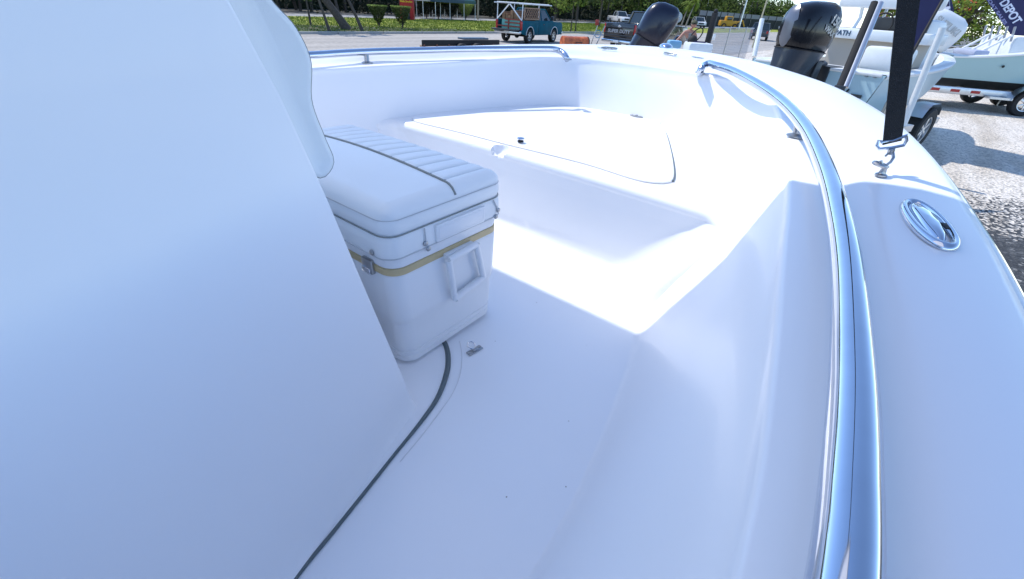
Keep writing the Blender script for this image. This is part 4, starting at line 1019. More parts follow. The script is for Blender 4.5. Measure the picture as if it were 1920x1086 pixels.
# --- right-hand seafoam boat with white outboards
RB_A = R(-66); RB_C = Vector((20.9, -.75, GZ))
RB = thing('offshore_boat', 'large seafoam boat with white outboards on a tandem trailer at the right edge', 'boat', (RB_C.x, RB_C.y, GZ + .55), RB_A)
hull(RB, I4, 8.5, 2.6, 0, .90, 3.3, SEA, mat('black_bottom_paint', (.03, .035, .035), .6), .30)
ST_ = [('SUZUKI', .17, .0, .40, R(0))]
for y in (-.75, 0, .75):
    outboard(RB, WPL, WPL, Matrix.Translation((-.7, y, 1.10)) @ Matrix.Rotation(R(26), 4, 'Y'), None, ST_, SILV, 1.42)
m = MB()
MB().box((0, -1.1, .7), (.6, 1.1, .93), .04).build('aft_deck', WPL, RB)
MB().box((1.6, -.8, .6), (2.4, .8, 1.5), .08).build('leaning_post', WPL, RB)
MB().box((3.0, -.6, .6), (4.2, .6, 1.75), .15).build('console', WPL, RB)
for k in range(5): MB().cyl((1.55, -.7 + k * .33, 1.35), (1.45, -.7 + k * .33, 1.72), .028, 10).build('rod_holder', SILV, RB)
m = MB()
for y in (-.7, -.2, .3): m.tube([(1.5, y, 1.5), (.9, y, 1.0)], .035, 8)
m.build('seat_frame', WPL, RB)
MB().box((.7, -.9, .9), (1.1, .2, 1.08), .05).build('aft_seat', mat('pale_blue_vinyl', (.42, .46, .6), .5), RB)
MB().tube([(.3, 1.05, .97), (1.5, 1.12, 1.15), (3.5, 1.2, 1.6)], .02, 8).build('side_rail', STL, RB)
MB().lathe([(.001, 0), (.035, 0), (.035, .02)], 12, M=Matrix.Translation((2.4, 1.29, .72)) @ Matrix.Rotation(R(-90), 4, 'X')).build('drain_fitting', BLK, RB)
MB().lathe([(.001, 0), (.035, 0), (.035, .02)], 12, M=Matrix.Translation((1.4, -1.25, .72)) @ Matrix.Rotation(R(90), 4, 'X')).build('drain_fitting', BLK, RB)
RT = thing('boat_trailer', 'aluminium tandem trailer with red and white reflectors under the seafoam boat', 'trailer', tuple(RB_C), RB_A)
for y in (-1.0, 1.0):
    MB().box((-.1, y - .04, .42), (7.5, y + .04, .62), .01).build('frame_beam', ALU, RT)
    for k in range(3): MB().box((.0 + k * .55, y - .046, .48), (.25 + k * .55, y + .046, .56)).build('reflector', RED, RT)
for x in (.0, 1.2, 2.6, 5): MB().box((x, -1, .43), (x + .1, 1, .58)).build('cross_beam', ALU, RT)
for k in range(3): MB().box((-.012, -.9 + k * .75, .46), (.0, -.6 + k * .75, .56)).build('reflector', RED, RT)
for x in (2.5, 3.4):
    for y in (-1.2, 1.2): wheel(RT, x, y, .36, .23)
for y in (-1.2, 1.2):
    MB().grid([[(2.95 + .9 * math.cos(a), y + d * .16, .40 + .44 * min(1, math.sin(a) * 1.25)) for a in [math.pi * k / 16 for k in range(17)]] for d in (-1, 0, 1)]).build('fender', ALU, RT)
    MB().box((1.5, y - .12, .40), (2.1, y + .12, .46)).build('step', ALU, RT)

# --- tilted dark outboard on a low skiff, and person at a wheel
c0 = atd(1224, 52, 12.5)
SK = thing('jon_boat', 'low dark boat with its big navy outboard tilted up beyond the bow', 'boat', (c0.x, c0.y, GZ), R(60))
hull(SK, Matrix.Translation((.75, 0, .12)), 3.2, 1.7, 0, .45, .5, CHAR, CHAR, .15)
NVB = mat('navy_motor_paint', (.005, .007, .024), .3, coat=.25)
zz = c0.z - GZ
view = Vector((fwd.x, fwd.y, 0)).normalized()
OBT = Matrix.Translation((0, 0, zz - .50)) @ Matrix.Rotation(R(-60), 4, 'Z') @ Matrix.Rotation(R(-52 + 36) , 4, 'Z') 
T = Matrix.Translation((0.0, .0, zz - .36)) @ Matrix.Rotation(R(-60 - 58), 4, 'Z') @ Matrix.Translation((-.1, 0, 0)) @ Matrix.Rotation(R(24), 4, 'Y') @ Matrix.Diagonal((.72, .85, 1.12, 1))
o = outboard(SK, NVB, NVB, T, None, None, None, 1.38)
SP = atd(1292, 70, 16.5)
CS = thing('small_boat', 'small white boat with a black steering wheel where the person sits', 'boat', (SP.x, SP.y, GZ), R(35))
def loc2(u, v, d): # local coordinates in CS frame
    p_ = atd(u, v, d); q_ = Matrix.Rotation(R(-35), 4, 'Z') @ (p_ - Vector((SP.x, SP.y, GZ))); return q_
hull(CS, Matrix.Translation((-2.4, .3, .02)), 3.4, 1.5, 0, .6, .65, WPL, WPL, .25)
cp = loc2(1303, 88, 16); 
MB().box((cp.x - .5, cp.y - .5, .6), (cp.x + .35, cp.y + .35, cp.z + .15), .08).build('console', WPL, CS)
p_ = loc2(1311, 80, 15.8); MB().box((p_.x - .05, p_.y - .22, p_.z - .12), (p_.x + .06, p_.y + .22, p_.z + .04), .02, ).build('dash_screen', NAVY, CS)
c1_ = loc2(1306, 66, 15.9); m = MB()
sd_ = (Matrix.Rotation(R(-35), 4, 'Z') @ sidev); 
m.tube([c1_ + sd_ * .17 * math.cos(a) * 1 + Vector((0, 0, .23)) * math.sin(a) + sd_ * .10 * math.sin(a) for a in [2 * math.pi * k / 22 for k in range(22)]], .022, 8, closed=True)
m.build('steering_wheel', BLK, CS)
p_ = loc2(1298, 77, 15.9); MB().ball(p_, .17, sc=(1, 1, 1.1)).build('wheel_hub', BLK, CS)
p_ = loc2(1264, 82, 15.0); MB().box((p_.x - .2, p_.y - .22, p_.z - .13), (p_.x + .2, p_.y + .22, p_.z + .1), .06).build('seat', mat('sky_blue_vinyl', (.2, .42, .62), .35), CS)
# person
PS = thing('person', 'person in a camo cap and grey sleeveless shirt sitting at the steering wheel', 'person', (SP.x, SP.y, GZ), 0)
def body(name, nodes, edges, m_, par, sub=2):
    me = bpy.data.meshes.new(name); me.from_pydata([n[:3] for n in nodes], edges, []); o = bpy.data.objects.new(name, me); COL.objects.link(o)
    sk = o.modifiers.new('s', 'SKIN'); sb = o.modifiers.new('u', 'SUBSURF'); sb.levels = sb.render_levels = sub
    for i, n in enumerate(nodes): me.skin_vertices[0].data[i].radius = (n[3], n[3] if len(n) < 5 else n[4])
    me.skin_vertices[0].data[0].use_root = True
    dg = bpy.context.evaluated_depsgraph_get(); dg.update()
    m2 = bpy.data.meshes.new_from_object(o.evaluated_get(dg)); bpy.data.objects.remove(o)
    m2.materials.clear(); return link(name, m2, m_, par, True, 180)
zr = SP.z - GZ   # height of chest
s_ = sidev; f_ = -view * 1.0
def N(a, b, c, r, r2=None):  # a: right in picture, b: toward camera, c: height rel chest
    v = s_ * a + f_ * b + Vector((0, 0, zr + c)); return (v.x, v.y, v.z, r) if r2 is None else (v.x, v.y, v.z, r, r2)
nodes = [N(.05, 0, -.42, .15, .12), N(.03, 0, -.15, .14, .11), N(-.02, .02, .12, .16, .11), N(-.03, .03, .24, .06), N(.03, .06, .33, .05),
         N(-.20, .02, .17, .065), N(-.38, .12, -.03, .05), N(-.55, .2, -.20, .035), N(-.63, .22, -.25, .03),
         N(.16, .02, .17, .065), N(.24, .12, -.02, .05), N(.22, .3, -.12, .035), N(.17, .36, -.12, .03),
         N(-.04, .1, -.45, .09), N(-.06, .5, -.45, .075), N(-.06, .52, -.85, .055), N(.14, .1, -.45, .09), N(.16, .5, -.45, .075), N(.16, .52, -.85, .055)]
body('body', nodes, [(0, 1), (1, 2), (2, 3), (3, 4), (2, 5), (5, 6), (6, 7), (7, 8), (2, 9), (9, 10), (10, 11), (11, 12), (0, 13), (13, 14), (14, 15), (0, 16), (16, 17), (17, 18)], SKIN, PS)
hd = s_ * .05 + f_ * .07 + Vector((0, 0, zr + .42))
MB().ball(hd, .105, sc=(.88, .92, 1.12)).ball(hd + f_ * .105 - Vector((0, 0, .01)), .02).build('head', SKIN, PS, ang=180)
m = MB().ball(hd + Vector((0, 0, .05)), .118, sc=(1, 1, .75)); m.box(hd + f_ * .13 + Vector((-.07, -.07, .045)), hd + f_ * .13 + Vector((.07, .07, .06)), .005); m.build('cap', CAMO, PS)
m = MB().box(hd + f_ * .085 + Vector((-.05, -.05, .0)), hd + f_ * .085 + Vector((.05, .05, .035)), .01); m.build('sunglasses', BLK, PS)
nodes = [N(.05, 0, -.45, .165, .14), N(.03, 0, -.15, .155, .125), N(-.02, .02, .10, .165, .125), N(-.02, .02, .17, .11, .10)]
body('shirt', nodes, [(0, 1), (1, 2), (2, 3)], SHIRT, PS)
nodes = [N(.05, 0, -.48, .165), N(-.05, .15, -.47, .105), N(-.06, .5, -.46, .09), N(-.06, .52, -.7, .07), N(.15, .15, -.47, .105), N(.16, .5, -.46, .09), N(.16, .52, -.7, .07)]
body('shorts', nodes, [(0, 1), (1, 2), (2, 3), (0, 4), (4, 5), (5, 6)], DARKC, PS)

# --- chain-link gate
P1 = at(1322, 103, GZ); P2 = at(1420, 84, GZ)
P1 = atd(1324, 98, 17); P1.z = GZ; pt = at(1322, 98, -.4); P1 = Vector((pt.x, pt.y, GZ))
pt2 = at(1402, 92, -.4); P2 = Vector((pt2.x, pt2.y, GZ))
FN = thing('chain_link_fence', 'galvanised chain-link fence panel running right from the black gate post', 'fence', (P1.x, P1.y, GZ))
D = P2 - P1; Ln = D.length; D.normalize(); Hf = 1.55
m = MB(); stp = .15; nn_ = int((Ln + Hf) / stp)
for k in range(nn_):
    for sg in (1, -1):
        a = k * stp - (Hf if sg > 0 else 0); t0 = 0; t1 = Hf
        # line from (a,0) to (a+Hf*sg, Hf)
        a0_, a1_ = a, a + Hf * sg
        lo_, hi_ = 0, Ln
        ta, tb_ = 0.0, 1.0
        for lim in (0, Ln):
            pass
        f0, f1 = (a0_ - 0) , (a1_ - 0)
        ts = sorted([(0 - a0_) / (a1_ - a0_), (Ln - a0_) / (a1_ - a0_)]); ta = max(0, ts[0]); tb_ = min(1, ts[1])
        if tb_ - ta < .02: continue
        pa = D * (a0_ + (a1_ - a0_) * ta) + Vector((0, 0, .05 + Hf * ta)); pb = D * (a0_ + (a1_ - a0_) * tb_) + Vector((0, 0, .05 + Hf * tb_))
        m.tube([pa, pb], .0075, 4)
m.build('mesh_panel', STL, FN, smooth=False)
MB().tube([Vector((0, 0, Hf + .05)), D * Ln + Vector((0, 0, Hf + .05))], .022, 6).build('top_rail', STL, FN)
for k in range(int(Ln // 2.6)): 
    q_ = D * (k + 1) * 2.6; MB().cyl(q_, q_ + Vector((0, 0, Hf + .1)), .03, 8).build('fence_post', STL, FN)
GP = thing('gate_post', 'thick black gate post with a small round reflector at the fence end', 'post', (P1.x, P1.y, GZ))
MB().box((-.11, -.11, 0), (.11, .11, 2.15), .01).build('post', BLK, GP)
MB().ball((0, 0, 2.2), .1).build('post_cap', BLK, GP)
q_ = -view * .13
MB().box(Vector((-.02, -.22, 1.1)) + q_, Vector((.08, -.1, 1.35)) + q_, .03).build('reflector', WPL, GP)
# concrete apron behind fence
sheet('pavement', [g(1310, 104)[:2], g(1340, 88)[:2], g(1412, 84)[:2], g(1408, 98)[:2]], GZ + .012, CONC)

# --- feather banners
def banner(nm, label, px, depth, txts, group=None, pole=None):
    P_ = [atd(u, v, depth) for u, v in px]
    base = sum(P_, Vector()) / len(P_); t = thing(nm, label, 'banner', (base.x, base.y, GZ), world=True)
    nrm = (P_[1] - P_[0]).cross(P_[2] - P_[1]).normalized()
    m = MB(); n = len(P_); th_ = nrm * .004
    m.add([p + th_ for p in P_] + [p - th_ for p in P_], [tuple(range(n)), tuple(range(2 * n - 1, n - 1, -1))] + [(i, (i + 1) % n, n + (i + 1) % n, n + i) for i in range(n)])
    m.build('cloth', NAVY, t, smooth=False)
    for txt, size, (u, v), (u2, v2), dd_, mm_, sx_ in txts:
        c = atd(u, v, depth * .995); X = atd(u2, v2, depth * .995) - c; Z = (Vector((0, 0, CH)) - c)
        Y = Z.cross(X)
        lettering('lettering', txt, size, mm_, t, c, X, Y, .002, sx_)
    if pole:
        a, b = atd(*pole[0], depth), atd(*pole[1], depth); foot = Vector((b.x, b.y, GZ))
        MB().tube([a, b], .018, 8).build('pole', STL if pole[2] else BLK, t); MB().tube([b, foot], .02, 8).build('pole_foot', STL, t)
    return t
LET = mat('banner_lettering', (.75, .76, .85), .7)
LET2 = mat('banner_small_lettering', (.25, .25, .42), .7)
banner('feather_banner', 'navy feather banner with DEPOT in white letters at the top right corner', [(1806, -60), (1900, -120), (1960, -20), (1948, 69), (1896, 66)], 14,
       [('BOAT DEPOT', .27, (1881, 3), (1912, 49), 0, LET, 1.0), ('BOAT SALES', .10, (1868, 20), (1893, 56), 0, LET2, 1.9)], pole=((1960, -20), (1948, 72), 1))
q_ = MB().tube([atd(1866, -2, 13.9), atd(1898, 56, 13.9)], .006, 4)
banner('feather_banner', 'navy feather banner hanging behind the black strap', [(1700, -60), (1785, -45), (1766, 0), (1733, 62), (1706, 112), (1692, 100)], 5.5, [], pole=((1768, -2), (1706, 108), 0))
banner('feather_banner', 'purple banner with pale print between the strap and the white outboards', [(1752, -30), (1778, -30), (1792, 38), (1780, 62), (1745, 46)], 17, [('BOAT', .5, (1764, 10), (1775, 40), 0, LET, 1.2)], pole=((1778, -30), (1784, 60), 1))

# --- signs, stand, tents, poles
sp = at(765, 37, GZ)
SG = thing('sign_building', 'small red food stand with yellow lettering across the road', 'stand', (sp.x, sp.y, GZ), R(42))
MB().box((-.6, -.62, 0), (.5, .62, 3.1), .03).build('wall', SIGNR, SG)
MB().box((-.66, -.3, 0), (-.58, .4, 1.05), .06).build('arched_opening', CHAR, SG)
lettering('lettering', 'MaBa Smokin', .21, YTXT, SG, (-.62, 0, 1.50), (0, -1, 0), (0, 0, 1), .01)
def tent(u, v, label, m_, s_=1.0, h=2.3):
    p_ = at(u, v, GZ); t = thing('canopy_tent', label, 'tent', (p_.x, p_.y, GZ), R(-10))
    m = MB().add([(-1.6 * s_, -1.6 * s_, h), (1.6 * s_, -1.6 * s_, h), (1.6 * s_, 1.6 * s_, h), (-1.6 * s_, 1.6 * s_, h), (0, 0, h + .8)], [(0, 1, 4), (1, 2, 4), (2, 3, 4), (3, 0, 4)])
    for a, b in (((-1.6, -1.6), (1.6, -1.6)), ((1.6, -1.6), (1.6, 1.6)), ((1.6, 1.6), (-1.6, 1.6)), ((-1.6, 1.6), (-1.6, -1.6))):
        m.add([(a[0] * s_, a[1] * s_, h), (b[0] * s_, b[1] * s_, h), (b[0] * s_, b[1] * s_, h - .3), (a[0] * s_, a[1] * s_, h - .3)], [(0, 1, 2, 3)])
    m.build('canopy', m_, t, smooth=False, fix=False)
    for a in (-1.55, 1.55):
        for b in (-1.55, 1.55): MB().cyl((a * s_, b * s_, 0), (a * s_, b * s_, h), .03, 6).build('leg', WPL, t)
tent(800, 35, 'pale tent just right of the red food stand', mat('pale_canvas', (.5, .48, .45), .8), .7, 1.9)
tent(826, 36, 'dark blue-green tent in the middle of the roadside stalls', mat('blue_tarp', (.01, .05, .09), .5), 1.2, 1.9)
tent(851, 37, 'green tent, rightmost of the roadside stalls', TARP, 1.1, 1.9)
def pole(u, v, label, m_, h, r=.12, lean=0):
    p_ = at(u, v, GZ); t = thing('utility_pole', label, 'pole', (p_.x, p_.y, GZ)); m = MB().tube([(0, 0, 0), (lean, 0, h)], [r, r * .7], 10); m.build('shaft', m_, t)
    MB().tube([(lean, -.7, h - .6), (lean, .7, h - .6)], .05, 6).build('crossarm', m_, t)
pole(896, 37, 'pale wooden pole left of the teal pickup', mat('pale_pole', (.3, .26, .18), .9), 9)
pole(1384, 56, 'thin grey pole rising in front of the grey fence', ALU, 9, .2)
pole(1317, 47, 'thin grey pole behind the white SUV', ALU, 9, .13)
p_ = atd(1429, 37, 20); pole(1410, 90, 'thin yellowish pole rising above the white guide post', mat('yellowed_pole', (.5, .45, .3), .7), 7, .06)
# grey boundary fence on the far side
FG = thing('boundary_fence', 'long grey fence with dark posts along the foot of the far trees', 'fence', (105, 38, GZ))
A = [at(1342, 52.5, GZ), at(1400, 56, GZ), at(1475, 60, GZ), at(1530, 62.5, GZ)]
A = [Vector((112, 37, GZ)), Vector((140, 33, GZ)), Vector((180, 25, GZ))]
m = MB(); m2 = MB(); O3 = Vector((105, 38, GZ))
for i in range(len(A) - 1):
    a, b = A[i] - O3, A[i + 1] - O3; m.add([a + Vector((0, 0, 2.1)), b + Vector((0, 0, 2.1)), b + Vector((0, 0, 3.0)), a + Vector((0, 0, 3.0)), a + Vector((.1, .1, 2.1)), b + Vector((.1, .1, 2.1)), b + Vector((.1, .1, 3.0)), a + Vector((.1, .1, 3.0))], [(0, 1, 2, 3), (7, 6, 5, 4), (0, 4, 5, 1), (3, 2, 6, 7)])
    m2.add([a, b, b + Vector((0, 0, 2.1)), a + Vector((0, 0, 2.1))], [(0, 1, 2, 3)])
    for k in range(8):
        c = a.lerp(b, k / 8); MB().box(c + Vector((-.1, -.15, 0)), c + Vector((.1, 0, 3.1))).build('fence_post', CHAR, FG)
m.build('top_panel', mat('fence_grey', (.2, .21, .23), .8), FG, smooth=False); m2.build('lower_screen', mat('dark_screen', (.015, .02, .018), .9), FG, smooth=False)
yp = at(1366, 54.5, GZ)
YE = thing('yellow_machine', 'bright yellow construction machine parked by the grey fence', 'machine', (yp.x, yp.y, GZ), R(-60))
MB().box((-2.2, -.9, .5), (1.2, .9, 1.5), .15).box((-1.2, -.8, 1.4), (.2, .8, 2.3), .15).build('body', YEL, YE)
MB().box((-1.0, -.82, 1.55), (.0, .82, 2.1), .05).build('windows', GLASS, YE)
for x in (-1.4, .8):
    for y in (-.95, .95): wheel(YE, x, y, .5, .35, YEL)
MB().tube([(1.2, 0, 1.2), (2.4, 0, 1.6), (3.0, 0, .6)], .15, 8).build('boom', YEL, YE)
ow = at(1272, 60, GZ)
OS_ = thing('oval_sign', 'pale oval sign with a blue mark on a post beside the palms', 'sign', (0, 0, 0))
oc_ = atd(1271, 33, 26); OS_.location = (oc_.x, oc_.y, GZ); zc_ = oc_.z - GZ
T = Matrix.Translation((0, 0, zc_)) @ Matrix.Rotation(HEAD - R(18), 4, 'Z') @ Matrix.Rotation(R(-90), 4, 'Y')
MB().lathe([(.001, 0), (.24, 0), (.25, .02), (.24, .04), (.001, .04)], 24, M=T @ Matrix.Diagonal((1.1, 1, 1, 1))).build('board', mat('pale_green_grey', (.5, .53, .5), .7), OS_)
MB().lathe([(.001, .041), (.10, .041), (.10, .05), (.001, .05)], 16, M=T @ Matrix.Diagonal((.5, 1, 1, 1))).build('mark', mat('blue_mark', (.08, .2, .5), .6), OS_)
MB().cyl((.05, .0, 0), (.05, 0, zc_ - .2), .03, 8).build('post', STL, OS_)

# ================================================================== VEGETATION
def leafquads(vs, fs, c, rad, n, size, sc=(1, 1, 1), rng=random):
    for _ in range(n):
        while True:
            p = Vector((rng.uniform(-1, 1), rng.uniform(-1, 1), rng.uniform(-1, 1)))
            if p.length <= 1: break
        p = p.normalized() * (p.length ** .4)
        q_ = Vector((c[0] + p.x * rad * sc[0], c[1] + p.y * rad * sc[1], c[2] + p.z * rad * sc[2]))
        a = Vector((rng.gauss(0, 1), rng.gauss(0, 1), rng.gauss(0, 1))).normalized(); b = a.orthogonal().normalized(); s_ = size * rng.uniform(.6, 1.3)
        k = len(vs); vs += [q_ - a * s_, q_ + b * s_ * .45, q_ + a * s_, q_ - b * s_ * .45]; fs.append((k, k + 1, k + 2, k + 3))
def tree(loc, label, h, cr, trunkr=.13, lean=(0, 0), m_=LEAF, base=1.6, n=26, per=70, size=.13, name='tree', cat='tree', seed=1, group=None, flowers=0, parts2=0):
    rg = random.Random(seed)
    t = thing(name, label, cat, loc, 0, group)
    tr_ = MB(); top = Vector((lean[0], lean[1], h * .6))
    p = [Vector((0, 0, -.05)), Vector((lean[0] * .25, lean[1] * .25, h * .15)), Vector((lean[0] * .6, lean[1] * .6, h * .35)), top]
    tr_.tube(p, [trunkr * 1.3, trunkr, trunkr * .85, trunkr * .4], 9)
    vs, fs = [], []; fv, ff = [], []
    for k in range(n):
        a = rg.uniform(0, 6.28); rr = cr * math.sqrt(rg.uniform(.05, 1)); z = base + (h - base) * rg.uniform(.05, .95) ; z_ = 1 - abs((z - base) / (h - base) - .45) * .9
        c = Vector((top.x + rr * math.cos(a) * z_, top.y + rr * math.sin(a) * z_, z))
        if k % 2 == 0: tr_.tube([top * rg.uniform(.55, .95), (top + c) / 2 + Vector((0, 0, .1)), c], [trunkr * .4, trunkr * .2, trunkr * .08], 5)
        leafquads(vs, fs, c, cr * rg.uniform(.22, .38), per, size, (1, 1, .7), rg)
        if flowers and rg.random() < flowers: leafquads(fv, ff, c + Vector((0, 0, cr * .15)), cr * .25, per // 2, size, (1, 1, .6), rg)
    tr_.build('trunk', BARK, t); MB().add(vs, fs).build('crown', m_, t, smooth=False, fix=False)
    if fv: MB().add(fv, ff).build('blossom', FLOW, t, smooth=False, fix=False)
    return t
def L2(u, v): p_ = at(u, v, GZ); return (p_.x, p_.y, GZ)
tree(L2(583, 48), 'thin young tree at the left end of the verge near the backrest', 4.5, 1.0, .06, (0, .1), base=1.2, n=14, seed=3, size=.09)
tree(L2(618, 59), 'slim leaning pale trunk second from the left on the verge', 6, 1.2, .07, (-.6, .5), base=2.4, n=12, seed=4)
tree(L2(652, 56), 'thick dark palm-like trunk leaning left over the verge', 6.5, 1.6, .22, (-2.2, 1.6), base=3.0, n=14, seed=5)
tree(L2(680, 58), 'leaning trunk with blue-green wrap just left of the round shrubs', 5, 1.2, .09, (-1.0, .6), base=2.2, n=14, seed=6)
tree(L2(1070, 60), 'left of two thin saplings behind the teal pickup hood', 5.5, 1.9, .05, (0, 0), base=1.8, n=28, seed=7, m_=LEAFB)
tree(L2(1079, 60), 'right of two thin saplings behind the teal pickup hood', 5.5, 1.9, .05, (-.4, 0), base=1.8, n=28, seed=8, m_=LEAF)
tree(L2(1123, 50), 'slender pale-trunked tree above the tool stand', 7, 2.6, .12, (0, .1), base=2.4, n=34, seed=9, m_=LEAF)
tree(L2(985, 38), 'broad tree with yellow-green leaves behind the teal pickup', 7, 3.4, .16, base=1.5, n=46, seed=10, m_=LEAF, size=.17)
tree(L2(1040, 40), 'bright leafy tree behind the hood of the teal pickup', 7, 3.4, .16, base=1.2, n=50, seed=11, m_=LEAFB, size=.16)
tree(L2(1185, 40), 'light green tree with twiggy crown over the parked cars', 7, 3.2, .16, base=2.6, n=40, seed=12, m_=LEAFB, size=.18)
tree(L2(1235, 45), 'dull olive tree behind the tilted navy outboard', 7.5, 3.6, .16, base=2.6, n=40, seed=13, m_=LEAF, size=.2)
tree(L2(930, 34), 'dark tree behind the rack of the teal pickup', 7, 3.0, .2, base=1.3, n=40, seed=14, m_=LEAFD, size=.17)
def palm(loc, label, h, seed, lean=(.4, 0)):
    rg = random.Random(seed); t = thing('palm_tree', label, 'palm', loc)
    MB().tube([(0, 0, 0), (lean[0] * .4, lean[1] * .4, h * .5), (lean[0], lean[1], h)], [.16, .12, .10], 10).build('trunk', mat('palm_bark', (.30, .27, .22), .9, noise=.3, nscale=8), t)
    vs, fs = [], []
    for k in range(26):
        a = rg.uniform(0, 6.28); el = rg.uniform(-.5, 1.2); L_f = rg.uniform(1.3, 1.9); d = Vector((math.cos(a), math.sin(a), 0)); prev = Vector((lean[0], lean[1], h))
        for j in range(9):
            e_ = el - j * .22; step = d * math.cos(e_) * L_f / 9 + Vector((0, 0, math.sin(e_) * L_f / 9)); nx_ = prev + step; sd2 = d.cross(Vector((0, 0, 1)))
            w_ = .42 * math.sin(math.pi * (j + .7) / 9.6) + .05
            for q2 in (-1, 1):
                for rr in range(2):
                    o1 = prev.lerp(nx_, rr * .5); i_ = len(vs); vs += [o1, o1 + step * .45, o1 + step * .9 + sd2 * q2 * w_ + Vector((0, 0, -.12 - .1 * rg.random()))]; fs.append((i_, i_ + 1, i_ + 2))
            prev = nx_
    MB().add(vs, fs).build('crown', LEAFB, t, smooth=False, fix=False); return t
palm(L2(1277, 50), 'palm with drooping bright fronds, left of the pair behind the person', 3.6, 1, (.9, -.3))
palm(L2(1285, 51), 'palm with drooping bright fronds, right of the pair behind the person', 4.1, 2, (1.0, -.5))
def shrub(loc, label, w_, h, seed, m_=LEAF, flat=True):
    rg = random.Random(seed); t = thing('shrub', label, 'shrub', loc); m = MB()
    for k in range(7):
        a = rg.uniform(0, 6.28); m.tube([(0, 0, 0), (.15 * math.cos(a), .15 * math.sin(a), h * .3), (w_ * .3 * math.cos(a), w_ * .3 * math.sin(a), h * .7)], [.035, .025, .01], 5)
    m.build('stem', BARK, t); vs, fs = [], []
    for k in range(3800):
        z = rg.random() ** .6; a = rg.uniform(0, 6.28); rr = w_ * (.25 + .75 * z ** .8) * .5 * rg.random() ** .3
        c = Vector((rr * math.cos(a), rr * math.sin(a) , h * (.22 + .78 * z) + rg.gauss(0, .02))); leafquads(vs, fs, c, .03, 1, .045, rng=rg)
    MB().add(vs, fs).build('foliage', m_, t, smooth=False, fix=False)
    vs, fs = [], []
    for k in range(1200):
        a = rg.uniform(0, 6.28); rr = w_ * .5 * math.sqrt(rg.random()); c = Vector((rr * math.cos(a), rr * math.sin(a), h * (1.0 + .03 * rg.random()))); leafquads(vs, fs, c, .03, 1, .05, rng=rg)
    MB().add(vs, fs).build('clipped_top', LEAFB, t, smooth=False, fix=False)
shrub(L2(711, 50), 'flat-topped clipped shrub, left of the pair on the verge', 1.35, 1.25, 1)
shrub(L2(754, 54), 'clipped bowl-shaped shrub, right of the pair on the verge', 1.4, 1.3, 2)
shrub(L2(1297, 50), 'small dark round bush between the palms and the white SUV', 2.2, 1.5, 3, LEAFD)
for i, (u, v, lb) in enumerate(((800, 36, 'dark potted bush beneath the pale roadside tent'), (822, 37, 'tall dark bush in front of the blue tent'), (846, 38, 'green bush in front of the rightmost tent'), (873, 38, 'yellow-green spiky plant at the right end of the stalls'))):
    shrub(L2(u, v - 1), lb, 2.0, 1.5, 20 + i, LEAFB if i == 3 else LEAFD)
# poinciana with orange blossom and hedge behind right-hand boats
c = atd(1815, 22, 34); tree((c.x, c.y, GZ), 'tall flame tree with orange blossom behind the seafoam boat', c.z - GZ + 2.6, 3.6, .3, base=1.3, n=80, per=110, seed=31, m_=LEAFB, size=.13, flowers=.2, name='flame_tree')
c = atd(1668, 12, 30); tree((c.x, c.y, GZ), 'flame tree with dense orange blossom seen through the T-top legs', c.z - GZ + .9, 1.0, .15, base=c.z - GZ - .9, n=24, per=70, seed=32, m_=LEAFB, size=.12, flowers=.9, name='flame_tree')
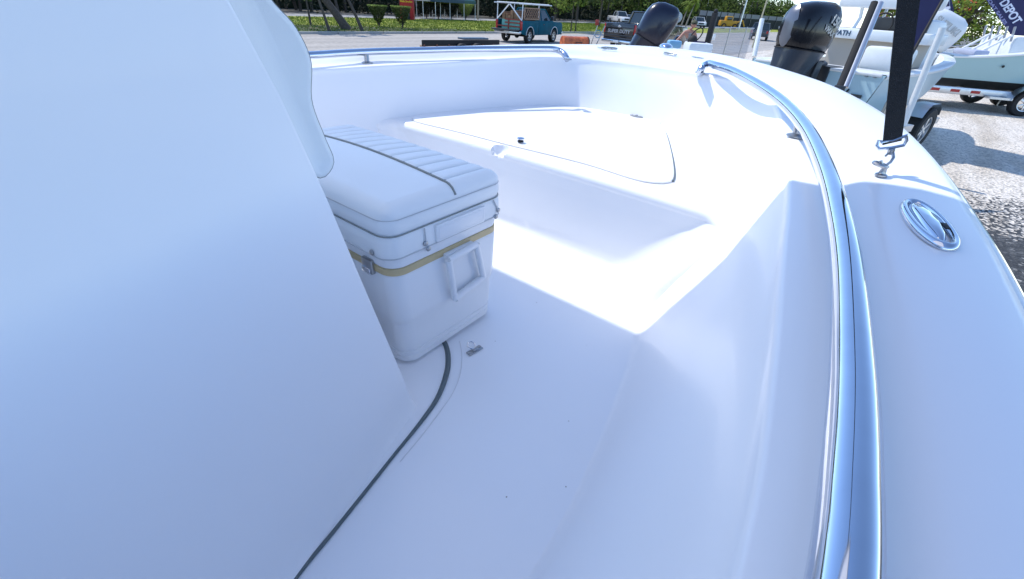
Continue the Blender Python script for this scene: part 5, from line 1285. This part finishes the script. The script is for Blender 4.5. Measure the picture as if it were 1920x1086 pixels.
# woodland belt behind everything
rg = random.Random(99); vs, fs = [], []
belt = [(-20, 47), (35, 47.5), (70, 47), (100, 43), (130, 39.5), (165, 33), (195, 27)]
seglen = [math.dist(belt[i], belt[i + 1]) for i in range(len(belt) - 1)]; tot = sum(seglen)
def bpt(s_):
    for i, L_ in enumerate(seglen):
        if s_ <= L_: f = s_ / L_; return belt[i][0] + (belt[i + 1][0] - belt[i][0]) * f, belt[i][1] + (belt[i + 1][1] - belt[i][1]) * f
        s_ -= L_
    return belt[-1]
TR = MB()
for k in range(620):
    s_ = tot * rg.random(); x, y = bpt(s_); d = math.hypot(x, y); dep = rg.uniform(0, 9); y += dep
    hmax = 8.5 if x < 150 else 8.5 - (x - 150) * .06
    z = GZ + rg.uniform(2.4 if x < 100 else .6, hmax); r_ = rg.uniform(1.0, 2.1)
    leafquads(vs, fs, (x, y, z), r_, 95, .2 + d * .0011, (1.2, 1, .8), rg)
    if k % 5 == 0: TR.tube([(x, y, GZ), (x + rg.uniform(-.5, .5), y, GZ + 3), (x + rg.uniform(-.9, .9), y, GZ + 6)], [.16, .12, .08], 6)
W1 = MB().add(vs, fs).build('woodland', LEAF, smooth=False, fix=False); tag(W1, 'dense green woodland behind the far road', 'woodland', kind='stuff')
tag(TR.build('woodland_trunks', BARK), 'grey trunks of the roadside woodland', 'trunks', kind='stuff')
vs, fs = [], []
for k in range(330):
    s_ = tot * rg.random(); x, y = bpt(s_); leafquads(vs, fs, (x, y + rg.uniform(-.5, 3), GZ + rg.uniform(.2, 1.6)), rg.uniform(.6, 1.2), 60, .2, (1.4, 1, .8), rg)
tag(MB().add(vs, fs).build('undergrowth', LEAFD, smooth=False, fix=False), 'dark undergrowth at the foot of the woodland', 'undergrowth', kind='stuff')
# dark inner mass of the woodland so that no sky shows between trunks
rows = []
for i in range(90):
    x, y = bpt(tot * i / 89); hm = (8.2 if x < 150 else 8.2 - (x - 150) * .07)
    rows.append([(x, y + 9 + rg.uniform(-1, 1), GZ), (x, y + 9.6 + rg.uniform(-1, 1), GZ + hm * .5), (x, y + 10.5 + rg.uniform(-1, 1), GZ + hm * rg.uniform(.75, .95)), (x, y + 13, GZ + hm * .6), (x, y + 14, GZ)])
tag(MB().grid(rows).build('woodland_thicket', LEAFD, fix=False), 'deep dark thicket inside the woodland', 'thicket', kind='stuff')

for nm, gr in (('canopy_tent', 'roadside tents'), ('palm_tree', 'pair of palms'), ('shrub', 'clipped and potted bushes across the road'), ('utility_pole', 'poles along the road'), ('feather_banner', 'navy feather banners'), ('tree', 'trees along the verge'), ('flame_tree', 'flame trees behind the boats')):
    for o in list(bpy.data.objects):
        if o.parent is None and o.name.split('.')[0] == nm: o['group'] = gr
